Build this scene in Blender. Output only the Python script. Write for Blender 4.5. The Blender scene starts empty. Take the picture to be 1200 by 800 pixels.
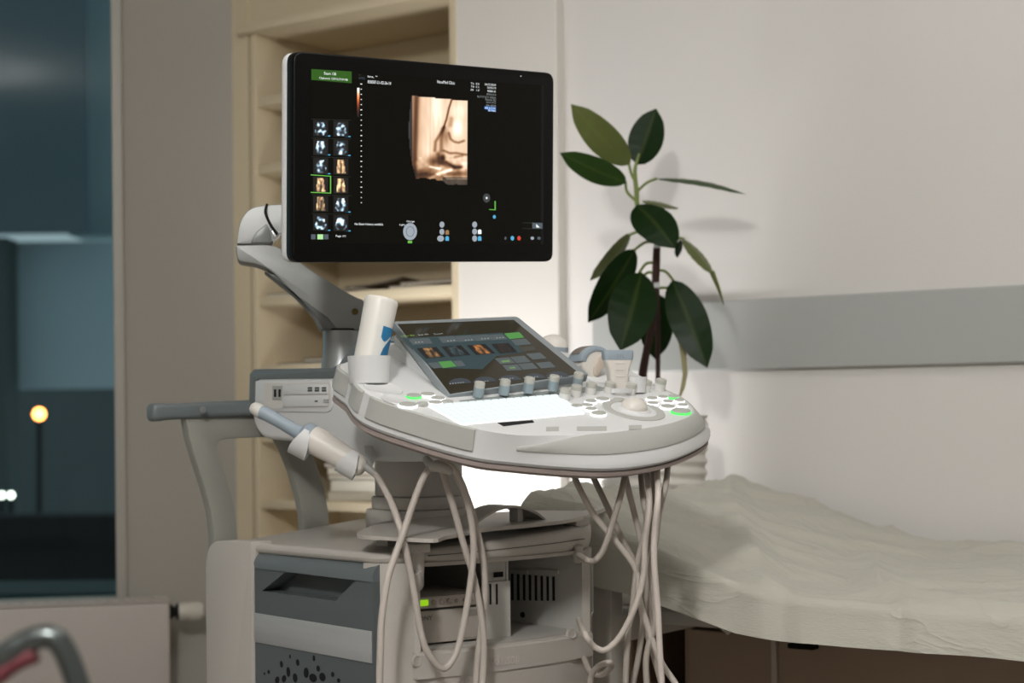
import bpy, bmesh, math, random
from math import radians, sin, cos, pi, sqrt, atan2
from mathutils import Vector, Matrix, noise
random.seed(7)
scene = bpy.context.scene
COL = scene.collection

# ------------------------------------------------------------------ camera
FPX, H0, ROLL = 2000.0, 483.0, -0.01          # focal length and principal row for a 1200x800 frame
TH = radians(36)                              # the camera looks 36 degrees left of the back wall's normal
RV = Vector((cos(TH), sin(TH), 0)); FV = Vector((-sin(TH), cos(TH), 0)); UP = Vector((0, 0, 1))
CAM = Vector((0, 0, 0.95))
cd = bpy.data.cameras.new('camera'); cam = bpy.data.objects.new('camera', cd); COL.objects.link(cam)
cd.sensor_width = 36; cd.lens = 36 * FPX / 1200; cd.shift_y = (H0 - 400) / 1200
cd.clip_start = 0.05; cd.clip_end = 500
cam.matrix_world = Matrix.Translation(CAM) @ Matrix.Rotation(TH, 4, 'Z') @ Matrix.Rotation(pi / 2, 4, 'X') @ Matrix.Rotation(ROLL, 4, 'Z')
cd.dof.use_dof = True; cd.dof.focus_distance = 2.50; cd.dof.aperture_fstop = 4.2
scene.camera = cam

# ------------------------------------------------------------------ world and lights
world = bpy.data.worlds.new('dusk'); scene.world = world; world.use_nodes = True
wb = world.node_tree.nodes['Background']; wb.inputs[0].default_value = (0.31, 0.41, 0.44, 1); wb.inputs[1].default_value = 0.85
def light(name, kind, loc, energy, color, size=0.2, size_y=None, rot=None):
    ld = bpy.data.lights.new(name, kind); ld.energy = energy; ld.color = color
    if kind == 'AREA':
        ld.size = size
        if size_y: ld.shape = 'RECTANGLE'; ld.size_y = size_y
    else: ld.shadow_soft_size = size
    o = bpy.data.objects.new(name, ld); COL.objects.link(o); o.location = loc
    if rot: o.rotation_euler = rot
    return o
light('pendant_lamp_light', 'POINT', (-0.30, -0.65, 2.45), 140, (1.0, 0.985, 0.965), 0.13)
light('ceiling_panel_light', 'AREA', (-0.75, 1.75, 2.70), 13, (1.0, 0.975, 0.945), 1.2, 1.2)
lb = light('lamp_behind_machine_light', 'SPOT', (-2.32, 2.66, 0.50), 42.0, (1.0, 0.985, 0.985), 0.20)
lb.data.spot_size = radians(105); lb.data.spot_blend = 1.0
lb.rotation_euler = (Vector((-2.30, 3.17, 0.95)) - Vector((-2.32, 2.66, 0.50))).to_track_quat('-Z', 'Y').to_euler()
vs = scene.view_settings
vs.view_transform = 'Standard'; vs.look = 'None'; vs.gamma = 1.0; vs.use_curve_mapping = False; vs.exposure = 0.14

# ------------------------------------------------------------------ helpers: places
def ray(px, py):
    dx, dy = px - 600, py - H0
    x = dx + ROLL * dy; y = dy - ROLL * dx
    return RV * (x / FPX) + FV + UP * (-y / FPX)
def at(px, py, v): return CAM + ray(px, py) * v
B3 = Matrix((RV, FV, UP)).transposed()
def rotm(yaw, tilt, roll=0):
    return B3 @ (Matrix.Rotation(radians(yaw), 3, 'Z') @ Matrix.Rotation(-radians(roll), 3, 'Y') @ Matrix.Rotation(radians(tilt), 3, 'X'))
def frame(px, py, v, yaw=0, tilt=90, roll=0):
    return Matrix.Translation(at(px, py, v)) @ rotm(yaw, tilt, roll).to_4x4()
def hit(fr, px, py, off=0.0):
    inv = fr.inverted(); o = inv @ CAM; d = inv.to_3x3() @ ray(px, py)
    return o + d * ((off - o.z) / d.z)
def hits(fr, pts, off=0.0): return [tuple(hit(fr, p[0], p[1], off)[:2]) for p in pts]
def on_y(px, py, Y): d = ray(px, py); return CAM + d * ((Y - CAM.y) / d.y)
def on_z(px, py, Z): d = ray(px, py); return CAM + d * ((Z - CAM.z) / d.z)

# ------------------------------------------------------------------ helpers: materials
def lin(c):
    if isinstance(c, str):
        c = c.lstrip('#'); c = [int(c[i:i + 2], 16) / 255 for i in (0, 2, 4)]
    return tuple((x / 12.92 if x <= 0.04045 else ((x + 0.055) / 1.055) ** 2.4) for x in c)
MATS = {}
def mat(name, col, rough=0.5, metal=0.0, var=0.05, scale=12.0, bump=0.0, bscale=200.0, emit=None, estr=0.0, sheen=0.0, spec=0.5, coat=0.0, stretch=None):
    if name in MATS: return MATS[name]
    m = bpy.data.materials.new(name); m.use_nodes = True; nt = m.node_tree; N = nt.nodes; L = nt.links
    b = N['Principled BSDF']; c = lin(col)
    tc = N.new('ShaderNodeTexCoord'); nz = N.new('ShaderNodeTexNoise'); nz.inputs['Scale'].default_value = scale; nz.inputs['Detail'].default_value = 4
    if stretch:
        mp = N.new('ShaderNodeMapping'); mp.inputs['Scale'].default_value = stretch
        L.new(tc.outputs['Object'], mp.inputs[0]); L.new(mp.outputs[0], nz.inputs['Vector']); src = mp.outputs[0]
    else:
        L.new(tc.outputs['Object'], nz.inputs['Vector']); src = tc.outputs['Object']
    mx = N.new('ShaderNodeMix'); mx.data_type = 'RGBA'
    mx.inputs['A'].default_value = (*[x * (1 - var) for x in c], 1); mx.inputs['B'].default_value = (*[min(1, x * (1 + var)) for x in c], 1)
    L.new(nz.outputs[0], mx.inputs['Factor']); L.new(mx.outputs['Result'], b.inputs['Base Color'])
    b.inputs['Roughness'].default_value = rough; b.inputs['Metallic'].default_value = metal
    b.inputs['Specular IOR Level'].default_value = spec; b.inputs['Coat Weight'].default_value = coat
    if sheen: b.inputs['Sheen Weight'].default_value = sheen
    if bump:
        n2 = N.new('ShaderNodeTexNoise'); n2.inputs['Scale'].default_value = bscale; n2.inputs['Detail'].default_value = 3
        L.new(src, n2.inputs['Vector']); bp = N.new('ShaderNodeBump'); bp.inputs['Strength'].default_value = bump; bp.inputs['Distance'].default_value = 0.002
        L.new(n2.outputs[0], bp.inputs['Height']); L.new(bp.outputs[0], b.inputs['Normal'])
    if emit:
        b.inputs['Emission Color'].default_value = (*lin(emit), 1); b.inputs['Emission Strength'].default_value = estr
    MATS[name] = m; return m
def glow(name, col, s=1.0):            # something that gives off light: a lit screen element, a lit key; also print made to glow
    return mat(name, '#050505', 0.4, emit=col, estr=s, var=0)
def vcol_mat(name, s=1.0):
    m = bpy.data.materials.new(name); m.use_nodes = True; N = m.node_tree.nodes; b = N['Principled BSDF']
    a = N.new('ShaderNodeAttribute'); a.attribute_name = 'Col'; b.inputs['Base Color'].default_value = (0.01, 0.01, 0.01, 1)
    m.node_tree.links.new(a.outputs['Color'], b.inputs['Emission Color']); b.inputs['Emission Strength'].default_value = s
    return m
WALL = mat('warm_white_wall_paint', '#d9d6d2', 0.85, var=0.02, scale=3, bump=0.15, bscale=120)
WALLG = mat('greige_wall_paint', '#a29e95', 0.85, var=0.02, scale=3, bump=0.15, bscale=120)
SHELFM = mat('cream_laminate', '#d6c8ab', 0.6, var=0.03, scale=4)
PIER = mat('white_laminate', '#dedad3', 0.55, var=0.02, scale=4)
GUARD = mat('grey_wall_guard', '#abadaa', 0.55, var=0.02, scale=6)
FLOORM = mat('beige_floor_vinyl', '#8a857e', 0.5, var=0.08, scale=5)
WHITE = mat('white_plastic', '#dadbdb', 0.42, var=0.02, bump=0.08, bscale=900)
SHELL = mat('warm_grey_plastic', '#bcb7b0', 0.5, var=0.02, bump=0.12, bscale=700)
LGREY = mat('light_grey_plastic', '#a9aaa6', 0.5, var=0.02)
PAD = mat('grey_rubber_bumper', '#b6b7b2', 0.6, var=0.03, bump=0.1, bscale=900)
MGREY = mat('mid_grey_paint', '#8f918c', 0.45, var=0.02)
STEEL = mat('brushed_aluminium', '#9a9d9d', 0.34, 0.55, var=0.05, scale=30)
BLUEG = mat('slate_grey_plastic', '#6b7374', 0.42, var=0.03)
DARKP = mat('dark_slate_panel', '#5b6263', 0.5, var=0.03, bump=0.1, bscale=800)
BAND = mat('brushed_silver_strip', '#aeb0b0', 0.45, 0.15, var=0.16, scale=60, stretch=(1, 0.05, 1))
BLACK = mat('gloss_black_bezel', '#040404', 0.36, var=0.0, spec=0.22)
HOLE = mat('black_opening', '#040404', 0.9, var=0)
SCREENM = mat('black_screen_glass', '#030302', 0.3, var=0, spec=0.2, emit='#141309', estr=0.22)
PROBEB = mat('blue_grey_probe_nose', '#98a5af', 0.4, var=0.03)
PROBEW = mat('ivory_probe_body', '#ddd8d0', 0.42, var=0.03)
CABLE = mat('beige_cable_sheath', '#c1b8af', 0.5, var=0.04, scale=30)
CABLEG = mat('taupe_cable_sheath', '#aaa299', 0.5, var=0.05, scale=30)
LENS = mat('taupe_acoustic_lens', '#7b736b', 0.5, var=0.04)

# ------------------------------------------------------------------ helpers: shapes (each returns a bmesh)
def bm_prism(outline, z0, z1, bevel=0.0, seg=2, matrix=None):
    bm = bmesh.new()
    a = [bm.verts.new((x, y, z0)) for x, y in outline]; b = [bm.verts.new((x, y, z1)) for x, y in outline]
    n = len(outline)
    bm.faces.new(a); bm.faces.new(list(reversed(b)))
    for i in range(n): bm.faces.new((a[i], b[i], b[(i + 1) % n], a[(i + 1) % n]))
    bmesh.ops.recalc_face_normals(bm, faces=bm.faces)
    if bevel:
        es = [e for e in bm.edges if abs(e.verts[0].co.z - e.verts[1].co.z) < 1e-7]
        bmesh.ops.bevel(bm, geom=es, offset=bevel, segments=seg, affect='EDGES', profile=0.5, clamp_overlap=True)
    if matrix: bm.transform(matrix)
    return bm
def bm_box(c, s, bevel=0.0, seg=2, matrix=None):
    bm = bmesh.new(); bmesh.ops.create_cube(bm, size=1)
    bm.transform(Matrix.Translation(c) @ Matrix.Diagonal((*s, 1)))
    if bevel: bmesh.ops.bevel(bm, geom=list(bm.edges), offset=bevel, segments=seg, affect='EDGES', profile=0.5, clamp_overlap=True)
    if matrix: bm.transform(matrix)
    return bm
def bm_span(lo, hi, bevel=0.0, seg=2):
    return bm_box([(a + b) / 2 for a, b in zip(lo, hi)], [abs(b - a) for a, b in zip(lo, hi)], bevel, seg)
def bm_lathe(prof, n=24, matrix=None):
    bm = bmesh.new(); rings = []
    for r, z in prof:
        if r < 1e-6: rings.append([bm.verts.new((0, 0, z))])
        else: rings.append([bm.verts.new((r * cos(2 * pi * i / n), r * sin(2 * pi * i / n), z)) for i in range(n)])
    for A, Bq in zip(rings, rings[1:]):
        for i in range(n):
            j = (i + 1) % n
            if len(A) == 1 and len(Bq) == 1: continue
            if len(A) == 1: bm.faces.new((A[0], Bq[i], Bq[j]))
            elif len(Bq) == 1: bm.faces.new((A[i], Bq[0], A[j]))
            else: bm.faces.new((A[i], Bq[i], Bq[j], A[j]))
    bmesh.ops.recalc_face_normals(bm, faces=bm.faces)
    if matrix: bm.transform(matrix)
    return bm
def crom(pts, per=6, closed=False):
    P = [Vector(p) for p in pts]; n = len(P); out = []
    rng = range(n) if closed else range(n - 1)
    for i in rng:
        p0 = P[(i - 1) % n] if closed or i > 0 else P[0]; p1 = P[i]; p2 = P[(i + 1) % n]
        p3 = P[(i + 2) % n] if closed or i + 2 < n else P[-1]
        for k in range(per):
            t = k / per
            out.append(0.5 * ((2 * p1) + (p2 - p0) * t + (2 * p0 - 5 * p1 + 4 * p2 - p3) * t * t + (3 * p1 - p0 - 3 * p2 + p3) * t ** 3))
    if not closed: out.append(P[-1])
    return out
def bm_tube(path, r, n=10, smooth=0, flat=1.0, caps=True):
    if smooth:
        if not isinstance(r, (int, float)):
            r = [x[0] for x in crom([(q, 0, 0) for q in r], smooth)]
        path = crom(path, smooth)
    P = [Vector(p) for p in path]; m = len(P)
    if isinstance(r, (int, float)): r = [r] * m
    bm = bmesh.new(); rings = []; nrm = None
    for i in range(m):
        t = (P[min(i + 1, m - 1)] - P[max(i - 1, 0)]).normalized()
        if nrm is None:
            h = Vector((0, 0, 1)) if abs(t.z) < 0.9 else Vector((1, 0, 0))
            nrm = (h - t * h.dot(t)).normalized()
        else: nrm = (nrm - t * nrm.dot(t)).normalized()
        bi = t.cross(nrm)
        rings.append([bm.verts.new(P[i] + (nrm * cos(2 * pi * k / n) + bi * sin(2 * pi * k / n) * flat) * r[i]) for k in range(n)])
    for A, Bq in zip(rings, rings[1:]):
        for k in range(n): bm.faces.new((A[k], A[(k + 1) % n], Bq[(k + 1) % n], Bq[k]))
    if caps: bm.faces.new(list(reversed(rings[0]))); bm.faces.new(rings[-1])
    bmesh.ops.recalc_face_normals(bm, faces=bm.faces)
    return bm
def bm_loft(rings, cap=True, closed=True):
    bm = bmesh.new(); V = [[bm.verts.new(p) for p in r] for r in rings]; n = len(rings[0])
    for A, Bq in zip(V, V[1:]):
        for k in range(n if closed else n - 1): bm.faces.new((A[k], A[(k + 1) % n], Bq[(k + 1) % n], Bq[k]))
    if cap: bm.faces.new(list(reversed(V[0]))); bm.faces.new(V[-1])
    bmesh.ops.recalc_face_normals(bm, faces=bm.faces)
    return bm
def bm_quad(pts):
    bm = bmesh.new(); bm.faces.new([bm.verts.new(p) for p in pts]); return bm
def rrect(w, h, r, seg=5, cx=0, cy=0):
    out = []
    for sx, sy, a0 in ((1, 1, 0), (-1, 1, 90), (-1, -1, 180), (1, -1, 270)):
        for k in range(seg + 1):
            a = radians(a0 + 90 * k / seg); out.append((cx + sx * (w / 2 - r) + r * cos(a), cy + sy * (h / 2 - r) + r * sin(a)))
    return out
def roundpoly(pts, r, seg=4):
    out = []; n = len(pts)
    rr = r if isinstance(r, (list, tuple)) else [r] * n
    for i in range(n):
        p = Vector(pts[i][:2]); a = Vector(pts[i - 1][:2]); b = Vector(pts[(i + 1) % n][:2])
        d1 = min(rr[i], (a - p).length * 0.45); d2 = min(rr[i], (b - p).length * 0.45)
        s = p + (a - p).normalized() * d1; e = p + (b - p).normalized() * d2
        if rr[i] <= 0: out.append(tuple(p)); continue
        for k in range(seg + 1):
            t = k / seg; q = s * (1 - t) ** 2 + p * 2 * t * (1 - t) + e * t * t; out.append(tuple(q))
    return out
def join(*parts):
    """join bmeshes into one; a part may be (bmesh, material index)"""
    out = bmesh.new()
    for p in parts:
        b, idx = p if isinstance(p, tuple) else (p, 0)
        me = bpy.data.meshes.new('t')
        for f in b.faces: f.material_index = idx
        b.to_mesh(me); b.free(); out.from_mesh(me); bpy.data.meshes.remove(me)
    return out
WM = {}
def obj(name, bm, m, parent=None, fr=None, smooth=38):
    """link a bmesh as ONE mesh object; fr is its world frame; parent is the thing or part that it belongs to"""
    if isinstance(bm, bpy.types.Mesh): me = bm
    else:
        me = bpy.data.meshes.new(name); bm.to_mesh(me); bm.free()
    if m is not None:
        if len(me.materials): me.materials.clear()
        for q in (m if isinstance(m, (list, tuple)) else [m]): me.materials.append(q)
    if smooth:
        me.polygons.foreach_set('use_smooth', [True] * len(me.polygons)); me.set_sharp_from_angle(angle=radians(smooth))
    o = bpy.data.objects.new(name, me); COL.objects.link(o)
    fr = fr if fr is not None else Matrix.Identity(4)
    WM[o] = fr
    if parent is not None:
        o.parent = parent; o.matrix_basis = WM[parent].inverted() @ fr
    else: o.matrix_basis = fr
    return o
def tag(o, label=None, cat=None, group=None, kind=None):
    if label: o['label'] = label
    if cat: o['category'] = cat
    if group: o['group'] = group
    if kind: o['kind'] = kind
    return o
def thing(name, loc, label, cat, group=None, fr=None):
    o = bpy.data.objects.new(name, None); COL.objects.link(o); o.empty_display_size = 0.05
    fr = fr if fr is not None else Matrix.Translation(loc)
    o.matrix_basis = fr; WM[o] = fr
    return tag(o, label, cat, group)
def struct(name, bm, m, label, parent=None, smooth=0):
    o = obj(name, bm, m, parent, None, smooth)
    if parent is None: tag(o, label, None, None, 'structure')
    return o
def text_mesh(s):
    c = bpy.data.curves.new('t', 'FONT'); c.body = s; c.size = 1; c.resolution_u = 2
    o = bpy.data.objects.new('t', c); me = bpy.data.meshes.new_from_object(o)
    bpy.data.objects.remove(o); bpy.data.curves.remove(c); return me
def text_fit(name, s, fr, x0, x1, y0, y1, m, parent, z=0.0006, depth=0.0):
    me = text_mesh(s)
    xs = [v.co.x for v in me.vertices]; ys = [v.co.y for v in me.vertices]
    ax, bx, ay, by = min(xs), max(xs), min(ys), max(ys)
    for v in me.vertices:
        v.co = ((v.co.x - ax) / (bx - ax) * (x1 - x0) + x0, (v.co.y - ay) / (by - ay) * (y1 - y0) + y0, z)
    if depth:
        bm = bmesh.new(); bm.from_mesh(me); r = bmesh.ops.extrude_face_region(bm, geom=list(bm.faces))
        for v in [g for g in r['geom'] if isinstance(g, bmesh.types.BMVert)]: v.co.z += depth
        bmesh.ops.recalc_face_normals(bm, faces=bm.faces); bm.to_mesh(me); bm.free()
    return obj(name, me, m, parent, fr, 0)
def text_px(name, s, fr, pl, pr, hpx, m, parent, z=0.0006):
    """fit a line of text on a flat frame between two pixels on its middle row"""
    a = hit(fr, *pl, z); b = hit(fr, *pr, z); v = (fr @ a - CAM).dot(FV); hh = hpx * v / FPX / 2
    y = (a.y + b.y) / 2
    return text_fit(name, s, fr, a.x, b.x, y - hh, y + hh, m, parent, z)
def copy_tree(o, parent=None):
    c = o.copy(); COL.objects.link(c)
    if parent is not None: c.parent = parent
    for ch in list(o.children): copy_tree(ch, c)
    return c
# ================================================================== the room
YW, YS = 3.20, 3.17                       # back wall, front of the shelf niche
XC, XS0, XS1, XP = -3.194, -3.104, -2.460, -2.170
CEIL = 2.75
struct('floor', bm_span((-5.2, -4.2, -0.1), (3.4, 5.0, 0)), FLOORM, 'beige vinyl floor of the examination room')
struct('ceiling', bm_span((-5.2, -4.2, CEIL), (3.4, 5.0, CEIL + 0.1)), WALL, 'white ceiling')
struct('wall_back', bm_span((XP, YW, 0), (3.4, YW + 0.12, CEIL)), WALL, 'warm white back wall behind plant and bed')
struct('wall_right', bm_span((3.3, -4.2, 0), (3.42, YW, CEIL)), WALL, 'warm white wall on the right')
struct('wall_front', bm_span((-5.2, -4.3, 0), (3.4, -4.2, CEIL)), WALL, 'warm white wall behind the camera')
struct('wall_niche', join(bm_span((XC - 0.02, YS, 0), (XS0 - 0.03, YW + 0.4, CEIL)), bm_span((XS0 - 0.03, YS + 0.004, 1.955), (XS1, YW + 0.4, CEIL)),
       bm_span((XS0 - 0.03, YS + 0.33, 0), (XS1, YW + 0.4, 1.955))), SHELFM, 'cream wall around the built-in bookcase')
struct('wall_pier', bm_span((XS1 + 0.0, YS, 0), (XP, YW + 0.4, CEIL), 0.003), PIER, 'white flat pier between bookcase and back wall')
# wall guard
g = struct('trim_1', bm_span((XP + 0.02, YW - 0.016, 0), (3.3, YW, 1), 0.0), GUARD, 'wide grey wall guard strip along the back wall')
zt = on_y(1000, 343.7, YW - 0.016).z; zb = on_y(1000, 429.8, YW - 0.016).z
gx = on_y(694, 430, YW - 0.016).x
g.data.clear_geometry(); bmg = bm_span((gx, YW - 0.016, zb), (3.3, YW + 0.001, zt), 0.004); bmg.to_mesh(g.data); bmg.free()

# left wall with the window: local x runs right along the wall, y up, z into the room
pc = at(275, 483, 4.44); pc.z = 0
LW = Matrix.Translation(pc) @ rotm(13.4, 90).to_4x4()
xw = hit(LW, 134, 400).x; zs = hit(LW, 60, 707).y
def lwbox(x0, x1, y0, y1, z0, z1, bev=0.0):
    b = bm_span((x0, y0, z0), (x1, y1, z1), bev); b.transform(LW); return b
XL = -3.0
struct('wall_left', join(lwbox(xw, 0.02, 0, CEIL, -0.16, 0), lwbox(XL, xw, 0, zs, -0.16, 0), lwbox(XL, xw, 2.45, CEIL, -0.16, 0)), WALLG, 'greige wall with the window and radiator')
struct('wall_window_side', lwbox(XL - 0.1, XL, 0, CEIL, -0.16, 4.5), WALLG, 'greige side wall beyond the window')
FRM = mat('off_white_window_frame', '#aeaaa2', 0.5, var=0.02)
wf = thing('window_1', pc, 'tall window onto the dusk street left of the bookcase', None); wf['kind'] = 'structure'
fw = hit(LW, 146, 400).x - xw
obj('window_frame', join(lwbox(xw - 0.001, xw + fw, zs - 0.02, 2.47, -0.02, 0.018, 0.003), lwbox(XL, xw + fw, 2.42, 2.47, -0.02, 0.018, 0.003), lwbox(XL, xw + fw, zs - 0.03, zs + 0.001, -0.06, 0.02, 0.003)), FRM, wf)
gm = bpy.data.materials.new('window_glass'); gm.use_nodes = True; nt = gm.node_tree
for n_ in list(nt.nodes): nt.nodes.remove(n_)
_o = nt.nodes.new('ShaderNodeOutputMaterial'); _m = nt.nodes.new('ShaderNodeMixShader'); _t = nt.nodes.new('ShaderNodeBsdfTransparent'); _g = nt.nodes.new('ShaderNodeBsdfGlossy'); _f = nt.nodes.new('ShaderNodeFresnel')
_t.inputs[0].default_value = (0.92, 0.96, 0.96, 1); _g.inputs['Roughness'].default_value = 0.02; _f.inputs[0].default_value = 1.18
nt.links.new(_f.outputs[0], _m.inputs[0]); nt.links.new(_t.outputs[0], _m.inputs[1]); nt.links.new(_g.outputs[0], _m.inputs[2]); nt.links.new(_m.outputs[0], _o.inputs[0])
obj('window_pane', lwbox(XL, xw, zs, 2.45, -0.05, -0.044), gm, wf)

# ------------------------------------------------------------------ outside the window
def slab(px0, py0, px1, py1, v, depth, z0=None):
    """an upright block standing v metres away, from its pixel extents"""
    fr = frame((px0 + px1) / 2, (py0 + py1) / 2, v, 0, 90)
    a = hit(fr, px0, py1); b = hit(fr, px1, py0)
    bm = bm_span((a.x, a.y, -depth), (b.x, b.y, 0)); bm.transform(fr); return bm
nb = thing('neighbouring_building', at(60, 483, 14), 'dark neighbouring building seen through the window at dusk', 'building')
obj('upper_storey', slab(-420, -300, 95, 277, 13, 0.1), mat('dark_teal_render', '#4c5c62', 0.9, var=0.12, scale=0.6), nb, None, 0)
obj('side_wing', slab(80, -300, 260, 275, 13.8, 0.5), mat('pale_teal_render', '#8aa0a4', 0.9, var=0.05, scale=0.5), nb, None, 0)
obj('lower_storey', slab(0, 281, 280, 455, 13.4, 0.5), mat('pale_grey_render', '#8c9ea4', 0.9, var=0.15, scale=0.4), nb, None, 0)
obj('corner_pier', slab(-420, 278, 7, 700, 13.1, 0.3), mat('dark_pier_render', '#3a4646', 0.9, var=0.1, scale=0.5), nb, None, 0)
hl = obj('hillside', slab(-800, 435, 420, 640, 60, 8), mat('dusk_hillside', '#4c5354', 1.0, var=0.35, scale=0.12), None, None, 0)
tag(hl, 'dim grey hillside beyond the neighbouring building', 'hillside')
tw = obj('terrace_wall', slab(-500, 602, 330, 700, 9, 0.3), mat('black_terrace_wall', '#0a0d0d', 0.95, var=0.2, scale=1), None, None, 0)
tag(tw, 'black low terrace wall outside the window', 'wall')
dk = obj('terrace_deck', join(slab(-500, 692, 330, 790, 6.5, 0.5)), mat('teal_terrace_deck', '#1d3537', 0.8, var=0.2, scale=2), None, None, 0)
tag(dk, 'dark teal terrace deck below the window', 'deck')
def street_lamp(px, py, v, r, colr, s, label):
    t = thing('street_lamp', at(px, 660, v), label, 'street lamp', 'street lamps at dusk')
    p = at(px, py, v); q = at(px, 660, v)
    obj('lamp_head', bm_lathe([(0, -r), (r * .7, -r * .7), (r, 0), (r * .7, r * .7), (0, r)], 12, Matrix.Translation(p)), glow('lamp_' + colr, colr, s), t)
    obj('pole', bm_tube([p - UP * r, q], 0.02, 6), MATS['black_terrace_wall'], t)
street_lamp(46, 485, 12.4, 0.045, '#ff9a4a', 12, 'glowing orange street lamp outside the window')
street_lamp(13, 580, 12.6, 0.022, '#dfe8d8', 9, 'small white street lamp outside, right one of the pair')
street_lamp(2, 580, 12.7, 0.022, '#dfe8d9', 9, 'small white street lamp outside, left one of the pair')

# ------------------------------------------------------------------ built-in bookcase
bc = thing('bookcase', ((XS0 + XS1) / 2, YS + 0.16, 0), 'cream open bookcase built into the wall behind the machine', 'bookcase')
obj('side_panel', bm_span((XS0 - 0.02, YS - 0.004, 0), (XS0, YS + 0.33, 1.93), 0.001), SHELFM, bc)
obj('side_panel', bm_span((XS1 - 0.012, YS - 0.004, 0), (XS1 + 0.006, YS + 0.33, 1.93), 0.001), SHELFM, bc)
obj('back_panel', bm_span((XS0, YS + 0.305, 0), (XS1 - 0.012, YS + 0.325, 1.93)), SHELFM, bc)
obj('top_panel', bm_span((XS0 - 0.045, YS - 0.03, 1.930), (XS1, YS + 0.33, 1.953), 0.002), SHELFM, bc)
SZ = [1.743, 1.570, 1.400, 1.230, 1.055, 0.880, 0.710, 0.535, 0.36, 0.19]
sh_me = None
for i, z in enumerate(SZ):
    if sh_me is None:
        o = obj('shelf', bm_span((XS0, 0, -0.001), (XS1 - 0.012, 0.305, 0.022), 0.001), SHELFM, bc, Matrix.Translation((0, YS, z))); sh_me = o.data
    else: obj('shelf', sh_me, None, bc, Matrix.Translation((0, YS, z)), 0)
PAPER = mat('paper_pages', '#d9d4c6', 0.9, var=0.08, scale=40, stretch=(1, 1, 30))
def booklet(px, z, w, d, h, rot, colr, label, yoff=0.03, curl=0.0, group='papers on the bookcase shelves', name='magazine'):
    p = on_y(px, 483, YS + yoff); cx = p.x
    fr = Matrix.Translation((cx, YS + yoff + d / 2, z)) @ Matrix.Rotation(radians(rot), 4, 'Z')
    def sheet(z0, z1, ww, dd):
        n = 8; rings = []
        for i in range(n + 1):
            x = -ww / 2 + ww * i / n; c = curl * (x / ww + 0.5) ** 2
            rings.append([(x, -dd / 2, z0 + c), (x, dd / 2, z0 + c), (x, dd / 2, z1 + c), (x, -dd / 2, z1 + c)])
        return bm_loft(rings)
    t = thing(name, None, label, name, group, fr)
    obj('page_block', sheet(0.0012, h - 0.0012, w - 0.006, d - 0.006), PAPER, t, fr, 0)
    m = mat('cover_' + colr, colr, 0.6, var=0.08)
    obj('cover', join(sheet(0, 0.0012, w, d), sheet(h - 0.0012, h, w, d)), m, t, fr, 0)
    return t
zt4 = 1.2522
booklet(325, zt4, 0.11, 0.22, 0.010, 4, '#7d7468', 'thin grey magazine at the left end of the fourth bookcase shelf')
booklet(400, zt4, 0.15, 0.21, 0.006, -12, '#8f8474', 'limp brown-grey leaflet lying under the monitor on the shelf', curl=0.006)
booklet(425, zt4 + 0.0125, 0.15, 0.20, 0.004, 20, '#6f6255', 'dark curled leaflet lying on top of the limp leaflet', 0.05, curl=0.02)
booklet(492, zt4, 0.20, 0.22, 0.008, 6, '#cfc8ba', 'pale paper folder at the bottom of the right shelf pile')
booklet(505, zt4 + 0.0085, 0.19, 0.21, 0.009, -3, '#75604f', 'brown magazine on top of the right shelf pile')
booklet(440, 1.0772, 0.18, 0.2, 0.01, 8, '#8a7a66', 'tan booklet on the shelf just above the grey handle')
booklet(352, 1.0772, 0.16, 0.2, 0.006, 3, '#5d4d3f', 'dark brown booklet above the disc drive')
booklet(363, 1.0835, 0.06, 0.12, 0.009, 12, '#463a30', 'small dark notebook lying above the dark brown booklet', 0.03)
zz = 0.7322
for k, (hh, cc, ww, nm) in enumerate(((0.022, '#c9b79a', .26, 'tan folder at the very bottom of the tall file stack'), (0.030, '#c6cbc2', .25, 'pale green-grey file second from the bottom of the tall stack'), (0.012, '#6b5947', .26, 'brown folder in the middle of the tall file stack'),
        (0.018, '#b8a68b', .25, 'buff file just above the brown folder in the tall stack'), (0.010, '#54463a', .27, 'dark folder near the top of the tall file stack'), (0.014, '#a08f78', .24, 'tan file second from the top of the tall stack'), (0.012, '#ccc5b5', .26, 'cream file on top of the tall stack'))):
    booklet(428 + random.uniform(-3, 3), zz, ww, 0.23, hh, random.uniform(-3, 3), cc, nm, 0.04, 0.0, 'file stack on the bookcase', 'file_folder'); zz += hh + 0.0005

# ------------------------------------------------------------------ radiator
RF = Matrix.Translation(pc) @ rotm(13.4, 90).to_4x4() @ Matrix.Translation((0, 0, 0.06))
rx1 = hit(RF, 199, 740, 0.09).x; rzt = hit(RF, 150, 705, 0.09).y
RADM = mat('cream_radiator_enamel', '#b5aea7', 0.4, var=0.02)
rd = thing('radiator', None, 'flat white panel radiator below the window', 'radiator', None, RF @ Matrix.Translation((rx1 - 0.7, 0.0, 0.045)))
obj('front_panel', bm_span((rx1 - 1.4, 0.05, 0.07), (rx1, rzt - 0.006, 0.09), 0.006, 3), RADM, rd, RF)
obj('back_panel', bm_span((rx1 - 1.4, 0.05, 0.0), (rx1 - 0.003, rzt - 0.008, 0.02), 0.006, 3), RADM, rd, RF)
obj('side_cover', bm_span((rx1 - 0.012, 0.05, 0.021), (rx1 - 0.004, rzt - 0.004, 0.069), 0.002), RADM, rd, RF)
obj('top_grille', join(bm_span((rx1 - 1.4, rzt - 0.004, 0.002), (rx1, rzt + 0.002, 0.014), 0.002), bm_span((rx1 - 1.4, rzt - 0.004, 0.078), (rx1, rzt + 0.002, 0.09), 0.002), *[bm_span((rx1 - 1.4 + k * 0.03, rzt - 0.003, 0.012), (rx1 - 1.384 + k * 0.03, rzt + 0.0005, 0.08)) for k in range(46)]), RADM, rd, RF)
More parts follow.
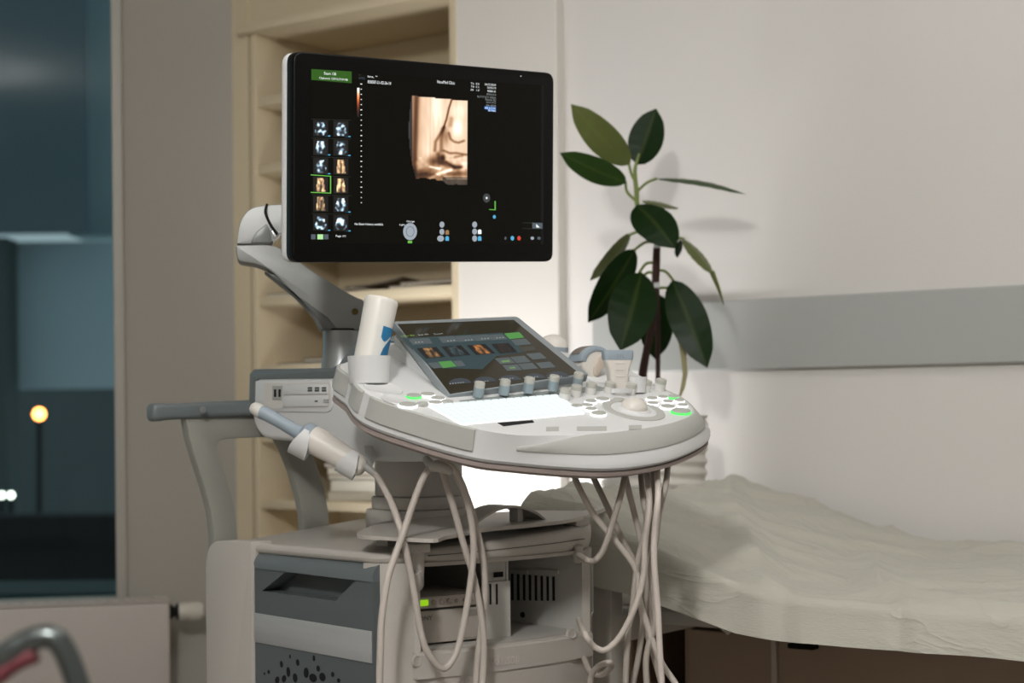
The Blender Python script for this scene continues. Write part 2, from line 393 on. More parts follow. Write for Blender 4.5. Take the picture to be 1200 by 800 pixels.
for k in range(2): obj('foot', bm_span((rx1 - 0.3 - k * 0.8, 0, 0.02), (rx1 - 0.26 - k * 0.8, 0.06, 0.07), 0.003), RADM, rd, RF)
vz = hit(RF, 215, 716, 0.05)
RX = Matrix.Translation((rx1, vz.y, 0.05)) @ Matrix.Rotation(pi / 2, 4, 'Y')
obj('valve_collar', bm_lathe([(0, -0.002), (0.017, -0.002), (0.019, 0.006), (0.013, 0.012), (0.013, 0.016), (0.02, 0.018), (0.02, 0.024), (0, 0.024)], 20), HOLE, rd, RF @ RX)
prof = [(0, 0.024), (0.021, 0.024), (0.0225, 0.03), (0.0225, 0.042), (0.0205, 0.045), (0.0205, 0.078), (0.017, 0.084), (0, 0.085)]
vk = obj('thermostat_knob', bm_lathe(prof, 28), mat('white_valve_plastic', '#c9c4ba', 0.35, var=0.02), rd, RF @ RX)
for k in range(16):
    a = 2 * pi * k / 16
    obj('grip_rib', bm_box((0.0208 * cos(a), 0.0208 * sin(a), 0.062), (0.0026, 0.0026, 0.03)), MATS['white_valve_plastic'], vk, RF @ RX, 0)

# ------------------------------------------------------------------ examination bed, sheet, cabinet below
YN, YF = 2.359, 3.150                        # near and far side of the bed
PROF = [(-1.70, 0.800), (-1.665, 0.797), (-1.557, 0.766), (-1.44, 0.733), (-1.35, 0.700), (-1.28, 0.678), (-1.20, 0.667), (-1.0, 0.660), (-0.5, 0.656), (0.2, 0.656)]
def zprof(x):
    if x <= PROF[0][0]: return PROF[0][1]
    for (a, za), (b, zb_) in zip(PROF, PROF[1:]):
        if x <= b: t = (x - a) / (b - a); return za + (zb_ - za) * t
    return PROF[-1][1]
bed = thing('examination_bed', (-0.75, (YN + YF) / 2, 0), 'white framed examination couch with raised head section', 'bed')
VIN = mat('grey_vinyl_pad', '#9a978e', 0.5, var=0.04)
BEDF = mat('white_bed_frame', '#bdb9b0', 0.45, var=0.02)
def padring(x, th, y0, y1): 
    z = zprof(x) - 0.016; r = 0.02
    return [(x, y0, z - th), (x, y0, z - r), (x, y0 + r, z), (x, y1 - r, z), (x, y1, z - r), (x, y1, z - th)]
obj('head_pad', bm_loft([padring(x, 0.040, YN + 0.012, YF - 0.012) for x in (-1.675, -1.655, -1.557, -1.44, -1.35, -1.285)]), VIN, bed)
obj('body_pad', bm_loft([padring(x, 0.040, YN + 0.012, YF - 0.012) for x in (-1.275, -1.2, -1.0, -0.5, 0.0, 0.19)]), VIN, bed)
zf = 0.612
for y in (YN + 0.12, YF - 0.14): obj('side_rail', bm_span((-1.60, y, zf - 0.022), (0.15, y + 0.035, zf), 0.003), BEDF, bed)
lp = on_y(710, 690, YN + 0.045)
for x in (lp.x, 0.05): obj('cross_rail', bm_span((x - 0.02, YN + 0.03, zf - 0.05), (x + 0.02, YF - 0.035, zf - 0.002), 0.003), BEDF, bed)
for x in (lp.x, 0.05):
    for y in (YN + 0.03, YF - 0.07): obj('leg', bm_span((x - 0.019, y, 0), (x + 0.019, y + 0.038, zf + (0.045 if x < -1 else -0.004)), 0.003), BEDF, bed)
for y in (YN + 0.12, YF - 0.12): obj('head_support', bm_tube([(-1.5, y, 0.68), (-1.36, y, 0.59)], 0.012, 8), BEDF, bed)
# crepe paper sheet draped over the couch
def sheet_mesh():
    xs = [-1.698 + 1.9 * i / 330 for i in range(331)]
    ny, nd, nr = 84, 20, 6
    bm = bmesh.new(); rows = []
    drops = [(-1.70, 0.10), (-1.557, 0.081), (-1.375, 0.056), (-1.15, 0.043), (-0.82, 0.043), (0.3, 0.05)]
    def drop(x):
        for (a, d0), (b, d1) in zip(drops, drops[1:]):
            if x <= b: return d0 + (d1 - d0) * (x - a) / (b - a)
        return drops[-1][1]
    for x in xs:
        row = []; z = zprof(x); R0 = 0.022
        # profile across: far tuck, top, rounded near edge, hanging near side
        pr = [(YF + 0.004, z - 0.06), (YF + 0.004, z - 0.02)] + [(YF - (YF - YN - R0) * k / ny, z) for k in range(ny + 1)]
        pr += [(YN + R0 - R0 * sin(a), z - R0 + R0 * cos(a)) for a in [pi / 2 * k / nr for k in range(1, nr + 1)]]
        D = drop(x) + 0.006 * noise.noise((x * 5, 3.3, 0))
        pr += [(YN - 0.012 * (k / nd), z - R0 - D * k / nd) for k in range(1, nd + 1)]
        for i, (y, zz_) in enumerate(pr):
            top = 1.0 if 1 < i <= ny + 2 else 0.4
            # long soft folds fanning out from the hinge plus fine crepe
            dx, dy = x + 1.16, y - 2.62
            ang = atan2(dy, dx - 0.0); rad = sqrt(dx * dx + dy * dy)
            w = 0.0
            w += 0.0120 * noise.noise((ang * 2.6 + 3, rad * 1.3, 1.7)) * min(1, rad * 3)
            rd_ = 1 - abs(noise.noise((x * 3.4 + y * 2.2, y * 1.1 - x * 0.7, 5.0)))
            w += 0.0170 * max(0, rd_ - 0.70) / 0.3
            rd2 = 1 - abs(noise.noise((x * 4.5 - y * 6.5, y * 2.0 + x * 1.2, 9.0)))
            w += 0.0120 * max(0, rd2 - 0.74) / 0.26
            w += 0.0030 * noise.noise((x * 22, y * 9, 2.0)) + 0.0009 * noise.noise((x * 70, y * 30, 4.0))
            w = (w - 0.006) * top
            if i > ny + 2: row.append((x, y - abs(w) * 1.2 - 0.003 * noise.noise((x * 9, zz_ * 7, 0)), zz_))
            else:
                lift = 0.03 * max(0, min(1, (x + 1.3) / 0.15)) * max(0, (y - (YF - 0.12)) / 0.12) if i > 1 else 0
                row.append((x, y, zz_ + w + 0.002 + lift))
        rows.append(row)
    # the sheet also hangs over the head end
    head = []
    for k in range(6, 0, -1):
        head.append([(x - 0.012 - 0.001 * k, y, z - 0.014 * k) for (x, y, z) in rows[0]])
    rows = head + rows
    V = [[bm.verts.new(p) for p in r] for r in rows]
    for A, Bq in zip(V, V[1:]):
        for k in range(len(A) - 1): bm.faces.new((A[k], Bq[k], Bq[k + 1], A[k + 1]))
    return bm
CREPE = mat('crepe_paper_sheet', '#b6b4a8', 0.9, var=0.05, scale=18, bump=0.35, bscale=420, sheen=0.2, stretch=(0.25, 1, 1))
_n = CREPE.node_tree.nodes; _l = CREPE.node_tree.links
_tc = _n.new('ShaderNodeTexCoord'); _mp = _n.new('ShaderNodeMapping'); _mp.inputs['Rotation'].default_value = (0, 0, radians(24)); _mp.inputs['Scale'].default_value = (2.2, 9, 5)
_nz = _n.new('ShaderNodeTexNoise'); _nz.inputs['Scale'].default_value = 1.6; _nz.inputs['Detail'].default_value = 3; _nz.inputs['Distortion'].default_value = 0.8
_s1 = _n.new('ShaderNodeMath'); _s1.operation = 'SUBTRACT'; _s1.inputs[1].default_value = 0.5
_s2 = _n.new('ShaderNodeMath'); _s2.operation = 'ABSOLUTE'
_s3 = _n.new('ShaderNodeMath'); _s3.operation = 'POWER'; _s3.inputs[1].default_value = 0.45
_bp = _n.new('ShaderNodeBump'); _bp.inputs['Strength'].default_value = 0.45; _bp.inputs['Distance'].default_value = 0.012; _bp.invert = True
_l.new(_tc.outputs['Object'], _mp.inputs[0]); _l.new(_mp.outputs[0], _nz.inputs['Vector']); _l.new(_nz.outputs[0], _s1.inputs[0]); _l.new(_s1.outputs[0], _s2.inputs[0]); _l.new(_s2.outputs[0], _s3.inputs[0]); _l.new(_s3.outputs[0], _bp.inputs['Height'])
_b1 = [q for q in _n if q.bl_idname == 'ShaderNodeBump' and q != _bp][0]; _l.new(_bp.outputs[0], _b1.inputs['Normal'])
sh = obj('disposable_sheet', sheet_mesh(), CREPE, None, None, 80)
tag(sh, 'wrinkled off-white disposable paper sheet draped over the couch', 'sheet')
# cupboard under the couch
CABM = mat('beige_cupboard_laminate', '#a08974', 0.6, var=0.04, scale=5)
YC = 2.74
xa = on_y(726, 780, YC).x; xb = on_y(812, 780, YC).x; xe = on_y(913, 780, YC).x
cb = thing('low_cupboard', ((xa - 0.6) / 2, YC + 0.18, 0), 'beige low cupboard with open shelf standing under the couch', 'cupboard')
obj('carcass', join(bm_span((xa, YC + 0.02, 0.0), (xa + 0.016, YC + 0.36, 0.565)), bm_span((xb - 0.016, YC, 0.0), (xb, YC + 0.36, 0.565)), bm_span((-0.62, YC + 0.01, 0.0), (-0.604, YC + 0.36, 0.565)),
    bm_span((xa, YC + 0.34, 0), (-0.604, YC + 0.358, 0.565)), bm_span((xa, YC + 0.01, 0.549), (-0.604, YC + 0.36, 0.565)), bm_span((xa, YC + 0.01, 0.05), (-0.604, YC + 0.34, 0.066))), CABM, cb, None, 0)
for z in (0.22, 0.36): obj('open_shelf', bm_span((xa + 0.017, YC + 0.02, z), (xb - 0.017, YC + 0.339, z + 0.016)), CABM, cb, None, 0)
d1 = obj('door', bm_span((xb + 0.002, YC - 0.018, 0.055), (xe - 0.004, YC, 0.548), 0.0015), CABM, cb, None, 0)
obj('edge_strip', bm_span((xe - 0.003, YC - 0.024, 0.055), (xe + 0.006, YC, 0.555)), mat('light_edge_strip', '#c0b3a4', 0.5), cb, None, 0)
d2 = obj('door', bm_span((xe + 0.008, YC - 0.018, 0.055), (-0.606, YC, 0.548), 0.0015), CABM, cb, None, 0)
hp = on_y(943, 756, YC - 0.03)
obj('handle', bm_span((hp.x - 0.028, YC - 0.042, hp.z - 0.006), (hp.x + 0.022, YC - 0.0185, hp.z + 0.003), 0.002), HOLE, d2, None, 0)

# ------------------------------------------------------------------ chair in the foreground, only its arm tube shows
CHV = 1.25
chair = thing('tubular_chair', at(0, 1150, CHV), 'chrome tubular chair with dark red seat in the left foreground', 'chair')
CHROME = mat('dark_chrome_tube', '#5f6564', 0.28, 0.85, var=0.06)
pth = [at(-150, 1250, CHV + .1), at(-150, 1000, CHV + .08), at(-110, 880, CHV + .05), at(-45, 810, CHV + .02), at(0, 772, CHV), at(32, 751, CHV), at(60, 746, CHV), at(76, 762, CHV), at(91, 800, CHV), at(103, 840, CHV), at(112, 890, CHV), at(118, 960, CHV), at(122, 1050, CHV), at(126, 1250, CHV - .02)]
zb_ = at(0, 1250, CHV).z
for p in pth: p.z = max(p.z, 0.47)
pth[0].z = pth[-1].z = 0.012; 
obj('arm_frame', bm_tube(pth, 0.0088, 12, 7), CHROME, chair)
off = FV * -0.0 + RV * -0.55 - FV * 0.1
obj('arm_frame', bm_tube([p + off for p in pth], 0.0088, 12, 7), CHROME, chair)
RED = mat('maroon_upholstery', '#6a3038', 0.6, var=0.06)
obj('arm_pad', bm_tube([at(-60, 842, CHV), at(-20, 806, CHV), at(15, 777, CHV), at(42, 765, CHV)], 0.0075, 10, 6), RED, chair)
sc_ = (pth[0] + pth[-1]) / 2 + off * 0.5
seatm = Matrix.Translation((sc_.x, sc_.y, 0.40)) @ Matrix.Rotation(TH, 4, 'Z')
obj('seat', bm_box((0, 0, 0), (0.46, 0.30, 0.05), 0.015, 3, seatm), RED, chair)
obj('cross_tube', bm_tube([pth[1] * 1.0 - UP * 0.08, pth[1] + off - UP * 0.08], 0.008, 10), CHROME, chair)

# ------------------------------------------------------------------ ceiling lamp behind the camera
cpl = thing('ceiling_panel', (-0.75, 1.75, 2.72), 'square white ceiling light panel above the couch', 'lamp')
obj('panel_frame', join(*[bm_span(a, b) for a, b in (((-1.37, 1.13, 2.715), (-0.13, 1.15, 2.75)), ((-1.37, 2.35, 2.715), (-0.13, 2.37, 2.75)), ((-1.37, 1.15, 2.715), (-1.35, 2.35, 2.75)), ((-0.15, 1.15, 2.715), (-0.13, 2.35, 2.75)))]), WHITE, cpl, None, 0)
pl = thing('pendant_lamp', (-0.30, -0.65, 2.6), 'white ceiling lamp behind the camera', 'lamp')
obj('canopy', bm_lathe([(0, 2.75), (0.12, 2.75), (0.12, 2.73), (0.02, 2.72), (0.012, 2.68), (0.05, 2.67), (0.05, 2.65), (0, 2.65)], 24, Matrix.Translation((-0.30, -0.65, 0))), WHITE, pl)
# ------------------------------------------------------------------ rubber plant in a ribbed planter
PV = 3.44
pb = at(766, 530, PV); PX, PY = pb.x, pb.y
ztop = at(766, 487, PV).z
PLZ = 0.60
st = thing('plant_stand', (PX, PY, 0), 'small white stand under the ribbed planter behind the couch', 'stand')
obj('stand_top', bm_lathe([(0, PLZ - 0.025), (0.13, PLZ - 0.025), (0.132, PLZ - 0.012), (0.13, PLZ - 0.001), (0, PLZ - 0.001)], 32, Matrix.Translation((PX, PY, 0))), PIER, st)
for k in range(3):
    a = 2 * pi * k / 3 + 0.4
    obj('leg', bm_tube([(PX + 0.09 * cos(a), PY + 0.09 * sin(a), PLZ - 0.02), (PX + 0.12 * cos(a), PY + 0.12 * sin(a), 0.0)], 0.012, 8), PIER, st)
pot = thing('planter', (PX, PY, PLZ), 'white planter with wavy horizontal ribs behind the couch head', 'planter')
rp = (at(829, 530, PV) - at(703, 530, PV)).length / 2
def ribring(z, r, n=64):
    out = []
    for k in range(n):
        a = 2 * pi * k / n; ph = 0.35 * sin(3 * a + 1) + 0.3 * noise.noise((cos(a) * 2, sin(a) * 2, z * 9))
        rr = r + 0.0028 * sin(z / 0.0235 * 2 * pi + ph * 3)
        out.append((PX + rr * cos(a), PY + rr * sin(a), z))
    return out
rings = []; nz_ = 110
for i in range(nz_ + 1):
    z = PLZ + (ztop - PLZ) * i / nz_; rings.append(ribring(z, rp * (0.90 + 0.10 * i / nz_) - (0.01 if i in (0,) else 0)))
rings += [[(PX + (rp - 0.012) * cos(2 * pi * k / 64), PY + (rp - 0.012) * sin(2 * pi * k / 64), ztop - d) for k in range(64)] for d in (0.0, 0.05)]
obj('pot_wall', bm_loft(rings), mat('white_glazed_ceramic', '#cfcbc4', 0.4, var=0.02), pot, None, 60)
obj('soil', bm_lathe([(0, ztop - 0.035), (rp - 0.014, ztop - 0.038)], 40, Matrix.Translation((PX, PY, 0))), mat('dark_soil', '#33261c', 1.0, var=0.4, scale=60, bump=0.8, bscale=150), pot)

plant = thing('rubber_plant', (PX, PY, ztop - 0.036), 'rubber plant with large dark green leaves in front of the wall guard', 'plant')
def leaf_mat(name, top, under):
    m = bpy.data.materials.new(name); m.use_nodes = True; N = m.node_tree.nodes; L = m.node_tree.links; b = N['Principled BSDF']
    at_ = N.new('ShaderNodeAttribute'); at_.attribute_name = 'Col'
    geo = N.new('ShaderNodeNewGeometry'); mx = N.new('ShaderNodeMix'); mx.data_type = 'RGBA'
    mx.inputs['A'].default_value = (*lin(top), 1); mx.inputs['B'].default_value = (*lin(under), 1); L.new(geo.outputs['Backfacing'], mx.inputs['Factor'])
    m2 = N.new('ShaderNodeMix'); m2.data_type = 'RGBA'; m2.inputs['B'].default_value = (*lin('#7c8a3e'), 1)
    L.new(mx.outputs['Result'], m2.inputs['A']); L.new(at_.outputs['Fac'], m2.inputs['Factor'])
    nz = N.new('ShaderNodeTexNoise'); nz.inputs['Scale'].default_value = 25; tc = N.new('ShaderNodeTexCoord'); L.new(tc.outputs['Object'], nz.inputs['Vector'])
    m3 = N.new('ShaderNodeMix'); m3.data_type = 'RGBA'; m3.blend_type = 'MULTIPLY'; m3.inputs['Factor'].default_value = 0.35
    L.new(m2.outputs['Result'], m3.inputs['A']); L.new(nz.outputs[0], m3.inputs['B']); L.new(m3.outputs['Result'], b.inputs['Base Color'])
    b.inputs['Roughness'].default_value = 0.36; b.inputs['Specular IOR Level'].default_value = 0.12
    return m
LEAFD = leaf_mat('glossy_dark_green_leaf', '#142c0d', '#4c5734'); LEAFM = leaf_mat('mid_green_leaf', '#30491e', '#69703f'); LEAFO = leaf_mat('olive_leaf', '#68713f', '#6f7749')
STEMG = mat('green_stem', '#70803a', 0.5, var=0.1, scale=40); STEMB = mat('brown_woody_stem', '#3a211a', 0.8, var=0.3, scale=60, bump=0.5, bscale=300)
def leaf(base, tip, wpx, face, m, bend=0.0, fold=0.15, dv=0.0, tipdv=0.0, shape=0.45, twist=0.0):
    """base and tip in pixels at the plant's depth; face: how far the blade turns to the viewer (1 = full face, 0 = edge on)"""
    v0 = PV + dv; v1 = PV + dv + tipdv
    A = at(*base, v0); Bp = at(*tip, v1); W = wpx * v0 / FPX / 2 / max(0.25, abs(face))
    ax = (Bp - A); Lh = ax.length; ax.normalize()
    side = ax.cross(-FV).normalized(); nrm = side.cross(ax).normalized()           # nrm points to the viewer
    if nrm.dot(-FV) < 0: nrm = -nrm
    ca = face; sa = sqrt(max(0, 1 - face * face)) * (1 if twist >= 0 else -1)
    sd = side * ca + nrm * sa; nn = nrm * ca - side * sa
    n, mcount = 18, 6
    bm = bmesh.new(); rows = []; lay = bm.loops.layers.color.new('Col'); vv = {}
    for i in range(n + 1):
        t = i / n
        w = 1.12 * W * (sin(pi * t ** 0.93) ** 0.60) * (1 - 0.08 * t) if 0 < t < 1 else 0.0004
        if t > 0.86: w *= 0.35 + 0.65 * ((1 - t) / 0.14) ** 0.7
        c = A + ax * (Lh * t) + nn * (bend * Lh * sin(pi * t)) 
        row = []
        for j in range(-mcount, mcount + 1):
            s = j / mcount
            q = c + sd * (w * s) + nn * (-fold * w * abs(s) * 0.6 + 0.02 * w * sin(t * 40 + abs(s) * 3) * (abs(s) > 0.2))
            ve = bm.verts.new(q); vv[ve] = (0.40 if j == 0 else 0.0); row.append(ve)
        rows.append(row)
    for R1, R2 in zip(rows, rows[1:]):
        for k in range(2 * mcount): bm.faces.new((R1[k], R1[k + 1], R2[k + 1], R2[k]))
    bmesh.ops.recalc_face_normals(bm, faces=bm.faces)
    # front of the blade looks to the viewer
    bm.normal_update()
    if sum(f.normal.dot(-FV) for f in bm.faces) < 0: bmesh.ops.reverse_faces(bm, faces=list(bm.faces))
    for f in bm.faces:
        for l in f.loops: x = vv[l.vert]; l[lay] = (x, x, x, 1)
    o = obj('leaf', bm, m, plant, None, 80); return o
LEAVES = [((738, 193), (669, 122), 33, .95, LEAFO, .10, .1, .00, -.06), ((747, 193), (769, 127), 38, 1, LEAFD, .03, .2, .02, .02), ((734, 214), (656, 179), 26, .9, LEAFM, .06, .1, -.02, -.05),
    ((769, 209), (875, 228), 10, .35, LEAFM, .05, .2, 0, -.03), ((752, 236), (796, 244), 9, .4, LEAFO, .03, .2, .05, .03), ((746, 240), (791, 291), 43, .95, LEAFD, .06, .15, -.05, -.07),
    ((739, 274), (691, 329), 15, .5, LEAFO, .05, .2, .03, .0), ((744, 292), (689, 378), 34, .95, LEAFD, .05, .15, .0, -.02), ((752, 319), (727, 411), 52, 1, LEAFD, .05, .12, -.06, -.1),
    ((770, 344), (768, 421), 38, 1, LEAFD, .03, .15, .03, .03), ((788, 328), (829, 431), 42, 1, LEAFD, .05, .15, -.03, -.06), ((801, 280), (836, 322), 16, .5, LEAFO, .03, .2, -.02, -.02), ((797, 281), (794, 302), 9, .7, LEAFD, .02, .2, .02, .02)]
for L_ in LEAVES: leaf(*L_)
obj('leaf', bm_tube([at(834, 318, PV - .04), at(842, 338, PV - .04), at(848, 357, PV - .04)], [0.006, 0.004, 0.001], 8, 4, 0.3), LEAFO, plant)
def stem(name, pts, r, m, dv=0.0): return obj(name, bm_tube([at(x, y, PV + dv + (d[0] if d else 0)) for x, y, *d in pts], r, 8, 5), m, plant)
stem('stem', [(749, 180), (744, 200), (746, 225), (747, 240), (756, 262), (769, 285)], [0.002, 0.004, 0.005, 0.005, 0.005, 0.006], STEMG)
stem('stem', [(770, 283), (769, 310), (768, 335), (766, 370), (758, 410), (753, 440), (750, 485)], [0.007, 0.008, 0.008, 0.008, 0.008, 0.009, 0.01], STEMB)
stem('support_cane', [(770, 330), (771, 380), (771, 440), (771, 500)], 0.005, STEMB, 0.015)
for pts in (((746, 236), (735, 225), (733, 213)), ((744, 212), (740, 204), (737, 192)), ((748, 223), (758, 214), (770, 209)), ((749, 241), (746, 240)), ((757, 270), (748, 271), (738, 275)), ((768, 284), (756, 284), (743, 293)), ((767, 308), (757, 309), (748, 321)), ((767, 321), (760, 319), (753, 324)), ((769, 317), (780, 318), (790, 330)), ((768, 338), (778, 337), (790, 338)), ((768, 340), (770, 346)), ((790, 282), (797, 279), (802, 281))):
    stem('petiole', pts, 0.0028, STEMG)
for y in (287, 334): obj('plant_tie', bm_tube([at(766, y, PV - .006), at(773, y, PV - .006)], 0.006, 8), WHITE, plant)
obj('raffia_ribbon', bm_loft([[at(x - w, y, PV - .035), at(x + w, y, PV - .04), at(x + w, y, PV - .038), at(x - w, y, PV - .033)] for x, y, w in ((785, 345, 1), (790, 372, 2), (797, 395, 3.5), (801, 415, 3.5), (803, 438, 3), (800, 455, 2.5), (796, 466, 1))]), mat('pale_raffia', '#a8a078', 0.7, var=0.15, scale=60), plant, None, 60)
#@@MACHINE
# ================================================================== ultrasound machine
AX = Vector((cos(radians(40)), sin(radians(40)))); BX = Vector((-sin(radians(40)), cos(radians(40))))
mo = CAM + RV * (-0.187) + FV * 2.45; mo.z = 0
MF = Matrix.Translation(mo) @ rotm(40, 0).to_4x4()            # local x: machine's left to right, y: front to back, z: up
um = thing('ultrasound_machine', None, 'white and grey ultrasound machine on a cart with monitor, touch panel and keyboard console', 'ultrasound machine', None, MF @ Matrix.Translation((0.215, 0.25, 0)))
def mv(px, py, **k):
    """pixel to machine coordinates on the plane x=, y= or z="""
    inv = MF.inverted(); o = inv @ CAM; d = inv.to_3x3() @ ray(px, py)
    (ax, val), = k.items(); i = 'xyz'.index(ax); return o + d * ((val - o[i]) / d[i])
# ---- cart body
def bow(x): return -0.032 * (1 - ((x - 0.215) / 0.215) ** 2)
def foot(inset=0.0, notch=True, slot=None):
    f = [(0.0 + inset, 0.05)]
    for k in range(5): a = radians(180 + 90 * k / 4); f.append((0.05 + (0.05 - inset) * cos(a), 0.045 + (0.045 - inset) * sin(a) + bow(0.02) * k / 4))
    body = [0.06 + 0.31 * k / 10 for k in range(1, 10)]
    if slot:
        f += [(slot[0], bow(slot[0]) + inset), (slot[0], slot[2]), (slot[1], slot[2]), (slot[1], bow(slot[1]) + inset)]
    else: f += [(x, bow(x) + inset) for x in body]
    for k in range(5): a = radians(270 + 90 * k / 4); f.append((0.38 + (0.05 - inset) * cos(a), 0.045 + (0.045 - inset) * sin(a) + bow(0.02) * (1 - k / 4)))
    for k in range(5): a = radians(0 + 90 * k / 4); f.append((0.37 + (0.06 - inset) * cos(a), 0.44 + (0.06 - inset) * sin(a)))
    for k in range(5): a = radians(90 + 90 * k / 4); f.append((0.06 + (0.06 - inset) * cos(a), 0.44 + (0.06 - inset) * sin(a)))
    if notch: f += [(0.0 + inset, 0.345), (0.03, 0.345), (0.03, 0.02 + 0.03), ]
    return f
ZT, ZL = 0.748, 0.603                     # cart top, floor of the equipment bay
S0, S1 = 0.055, 0.392                     # the bay between the two front posts
body = obj('cart_body', join(bm_prism(foot(), 0.16, ZL), bm_prism(foot(slot=(S0, S1, 0.33)), ZL, 0.733)), SHELL, um, MF)
tag(body, None)
tcv = bm_prism(foot(0.0, False), 0.732, ZT, 0.008, 4)
for v_ in tcv.verts:
    if v_.co.z > 0.7325: v_.co.z += 0.026 * max(0, v_.co.x) / 0.43 * min(1, (v_.co.z - 0.732) / 0.010) - 0.022 * max(0, (v_.co.y - 0.40) / 0.10) ** 2 * max(0, 1 - v_.co.x / 0.2)
obj('top_cover', tcv, SHELL, body, MF)
obj('bay_rail', bm_loft([[(x, bow(x) + 0.012, 0.726), (x, bow(x) + 0.03, 0.726), (x, bow(x) + 0.03, 0.7325), (x, bow(x) + 0.004, 0.7325)] for x in [S0 - 0.005 + (S1 - S0 + 0.005) * k / 14 for k in range(15)]]), SHELL, body, MF, 30)
obj('bay_lip', bm_loft([[(x, bow(x) - 0.003, ZL - 0.038), (x, bow(x) + 0.02, ZL - 0.038), (x, bow(x) + 0.02, ZL + 0.001), (x, bow(x) + 0.003, ZL + 0.001), (x, bow(x) - 0.003, ZL - 0.004)] for x in [S0 - 0.008 + (S1 - S0 + 0.012) * k / 16 for k in range(17)]]), SHELL, body, MF, 30)
obj('cover_seam', bm_loft([[(x, bow(x) - 0.0006, 0.7405 + 0.010 * x / 0.43), (x, bow(x) + 0.004, 0.7405 + 0.010 * x / 0.43), (x, bow(x) + 0.004, 0.7418 + 0.010 * x / 0.43), (x, bow(x) - 0.0006, 0.7418 + 0.010 * x / 0.43)] for x in [0.07 + 0.31 * k / 16 for k in range(17)]]), mat('seam_grey', '#6d6761', 0.7), body, MF, 30)
for px, py in ((493, 775), (670, 742)):
    q = mv(px, py, y=-0.024); x = q.x; q.y = bow(x) - 0.003
    obj('screw_cap', bm_lathe([(0.0085, -0.004), (0.0085, 0.0015), (0.007, 0.002), (0.006, 0.0005), (0, 0.0005)], 18), SHELL, body, MF @ Matrix.Translation(q) @ Matrix.Rotation(radians(90), 4, 'X'))
ta = mv(576, 764, y=-0.038); tb_ = mv(610, 760, y=-0.038)
text_fit('embossed_lettering', 'voluson', MF @ Matrix.Translation((0, -0.0345, 0)) @ Matrix.Rotation(pi / 2, 4, 'X'), ta.x, tb_.x, ZL - 0.030, ZL - 0.012, mat('embossed_plastic', '#c4beb7', 0.4, var=0.01), body, -0.001, 0.0022)
for sx in (0, 1):      # recessed vertical slots on the right post
    q0 = mv(672 + sx * 6, 650, y=0.02)
    obj('post_groove', bm_span((0.397 + sx * 0.012, 0.005, 0.63), (0.402 + sx * 0.012, 0.012, 0.71)), LGREY, body, MF, 0)
# rear cover on the side, dark side panel, silver band, vent holes
obj('rear_cover', bm_prism(roundpoly([(0.347, 0.16), (0.492, 0.16), (0.492, ZT - 0.004), (0.347, ZT + 0.0005)], [0.002, 0.01, 0.05, 0.002], 6), -0.008, 0.03, 0.007, 3, Matrix(((0, 0, 1, 0), (1, 0, 0, 0), (0, 1, 0, 0), (0, 0, 0, 1)))), SHELL, body, MF)
YZ = Matrix(((0, 0, 1, 0), (1, 0, 0, 0), (0, 1, 0, 0), (0, 0, 0, 1)))     # prism outline (y, z), extruded along x
def sidept(px, py): q = mv(px, py, x=-0.004); return (q.y, q.z)
p0, p1 = 0.345, 0.02
sc_top = [sidept(335, 672), sidept(417, 677)]; sc_bot = [sidept(307, 698), sidept(393, 698)]
zt_ = (sc_top[0][1] + sc_top[1][1]) / 2; zb1 = (sc_bot[0][1] + sc_bot[1][1]) / 2
yA, yB, yC_, yD = sc_top[0][0], sc_top[1][0], sc_bot[1][0], min(sc_bot[0][0], p0 - 0.008)
pieces = [bm_prism([(p1, 0.2), (p0, 0.2), (p0, zb1), (p1, zb1)], -0.004, 0.028, matrix=YZ),
          bm_prism([(p1, zb1), (yC_, zb1), (yB, zt_), (p1, zt_)], -0.004, 0.028, matrix=YZ),
          bm_prism([(yD, zb1), (p0, zb1), (p0, zt_), (yA, zt_)], -0.004, 0.028, matrix=YZ)]
sp = obj('side_panel', join(*pieces), DARKP, body, MF, 20)
# grip: the rounded top of the panel
gr = []
for y in (p1, p1 + 0.004, (p0 + p1) / 2, p0 - 0.004, p0):
    e = 0.002 if y in (p1, p0) else 0.0
    gr.append([(0.028, y, zt_)] + [(0.028 - (0.034 - e) * sin(a), y, ZT - 0.035 + 0.033 * cos(a)) for a in [pi / 2 * k / 6 for k in range(6, -1, -1)]][0:0] + [(-0.006 + e, y, zt_), (-0.006 + e, y, ZT - 0.040)] + [(0.022 - 0.028 * cos(a), y, ZT - 0.040 + 0.028 * sin(a)) for a in [pi / 2 * k / 6 for k in range(1, 7)]] + [(0.028, y, ZT - 0.012)])
obj('grip', bm_loft(gr), mat('slate_grip', '#687072', 0.42, var=0.03), body, MF, 40)
obj('grip_recess', bm_prism([(yC_ - 0.004, zb1 - 0.002), (yD + 0.004, zb1 - 0.002), (yA + 0.004, zt_ + 0.002), (yB - 0.004, zt_ + 0.002)], 0.0275, 0.0295, matrix=YZ), DARKP, body, MF, 0)
b0 = sidept(300, 718)[1]; b1 = sidept(300, 752)[1]
obj('silver_band', bm_prism([(p1 + 0.004, b1), (p0 - 0.001, b1), (p0 - 0.001, b0), (p1 + 0.004, b0)], -0.006, -0.003, 0.0005, matrix=YZ), BAND, body, MF, 30)
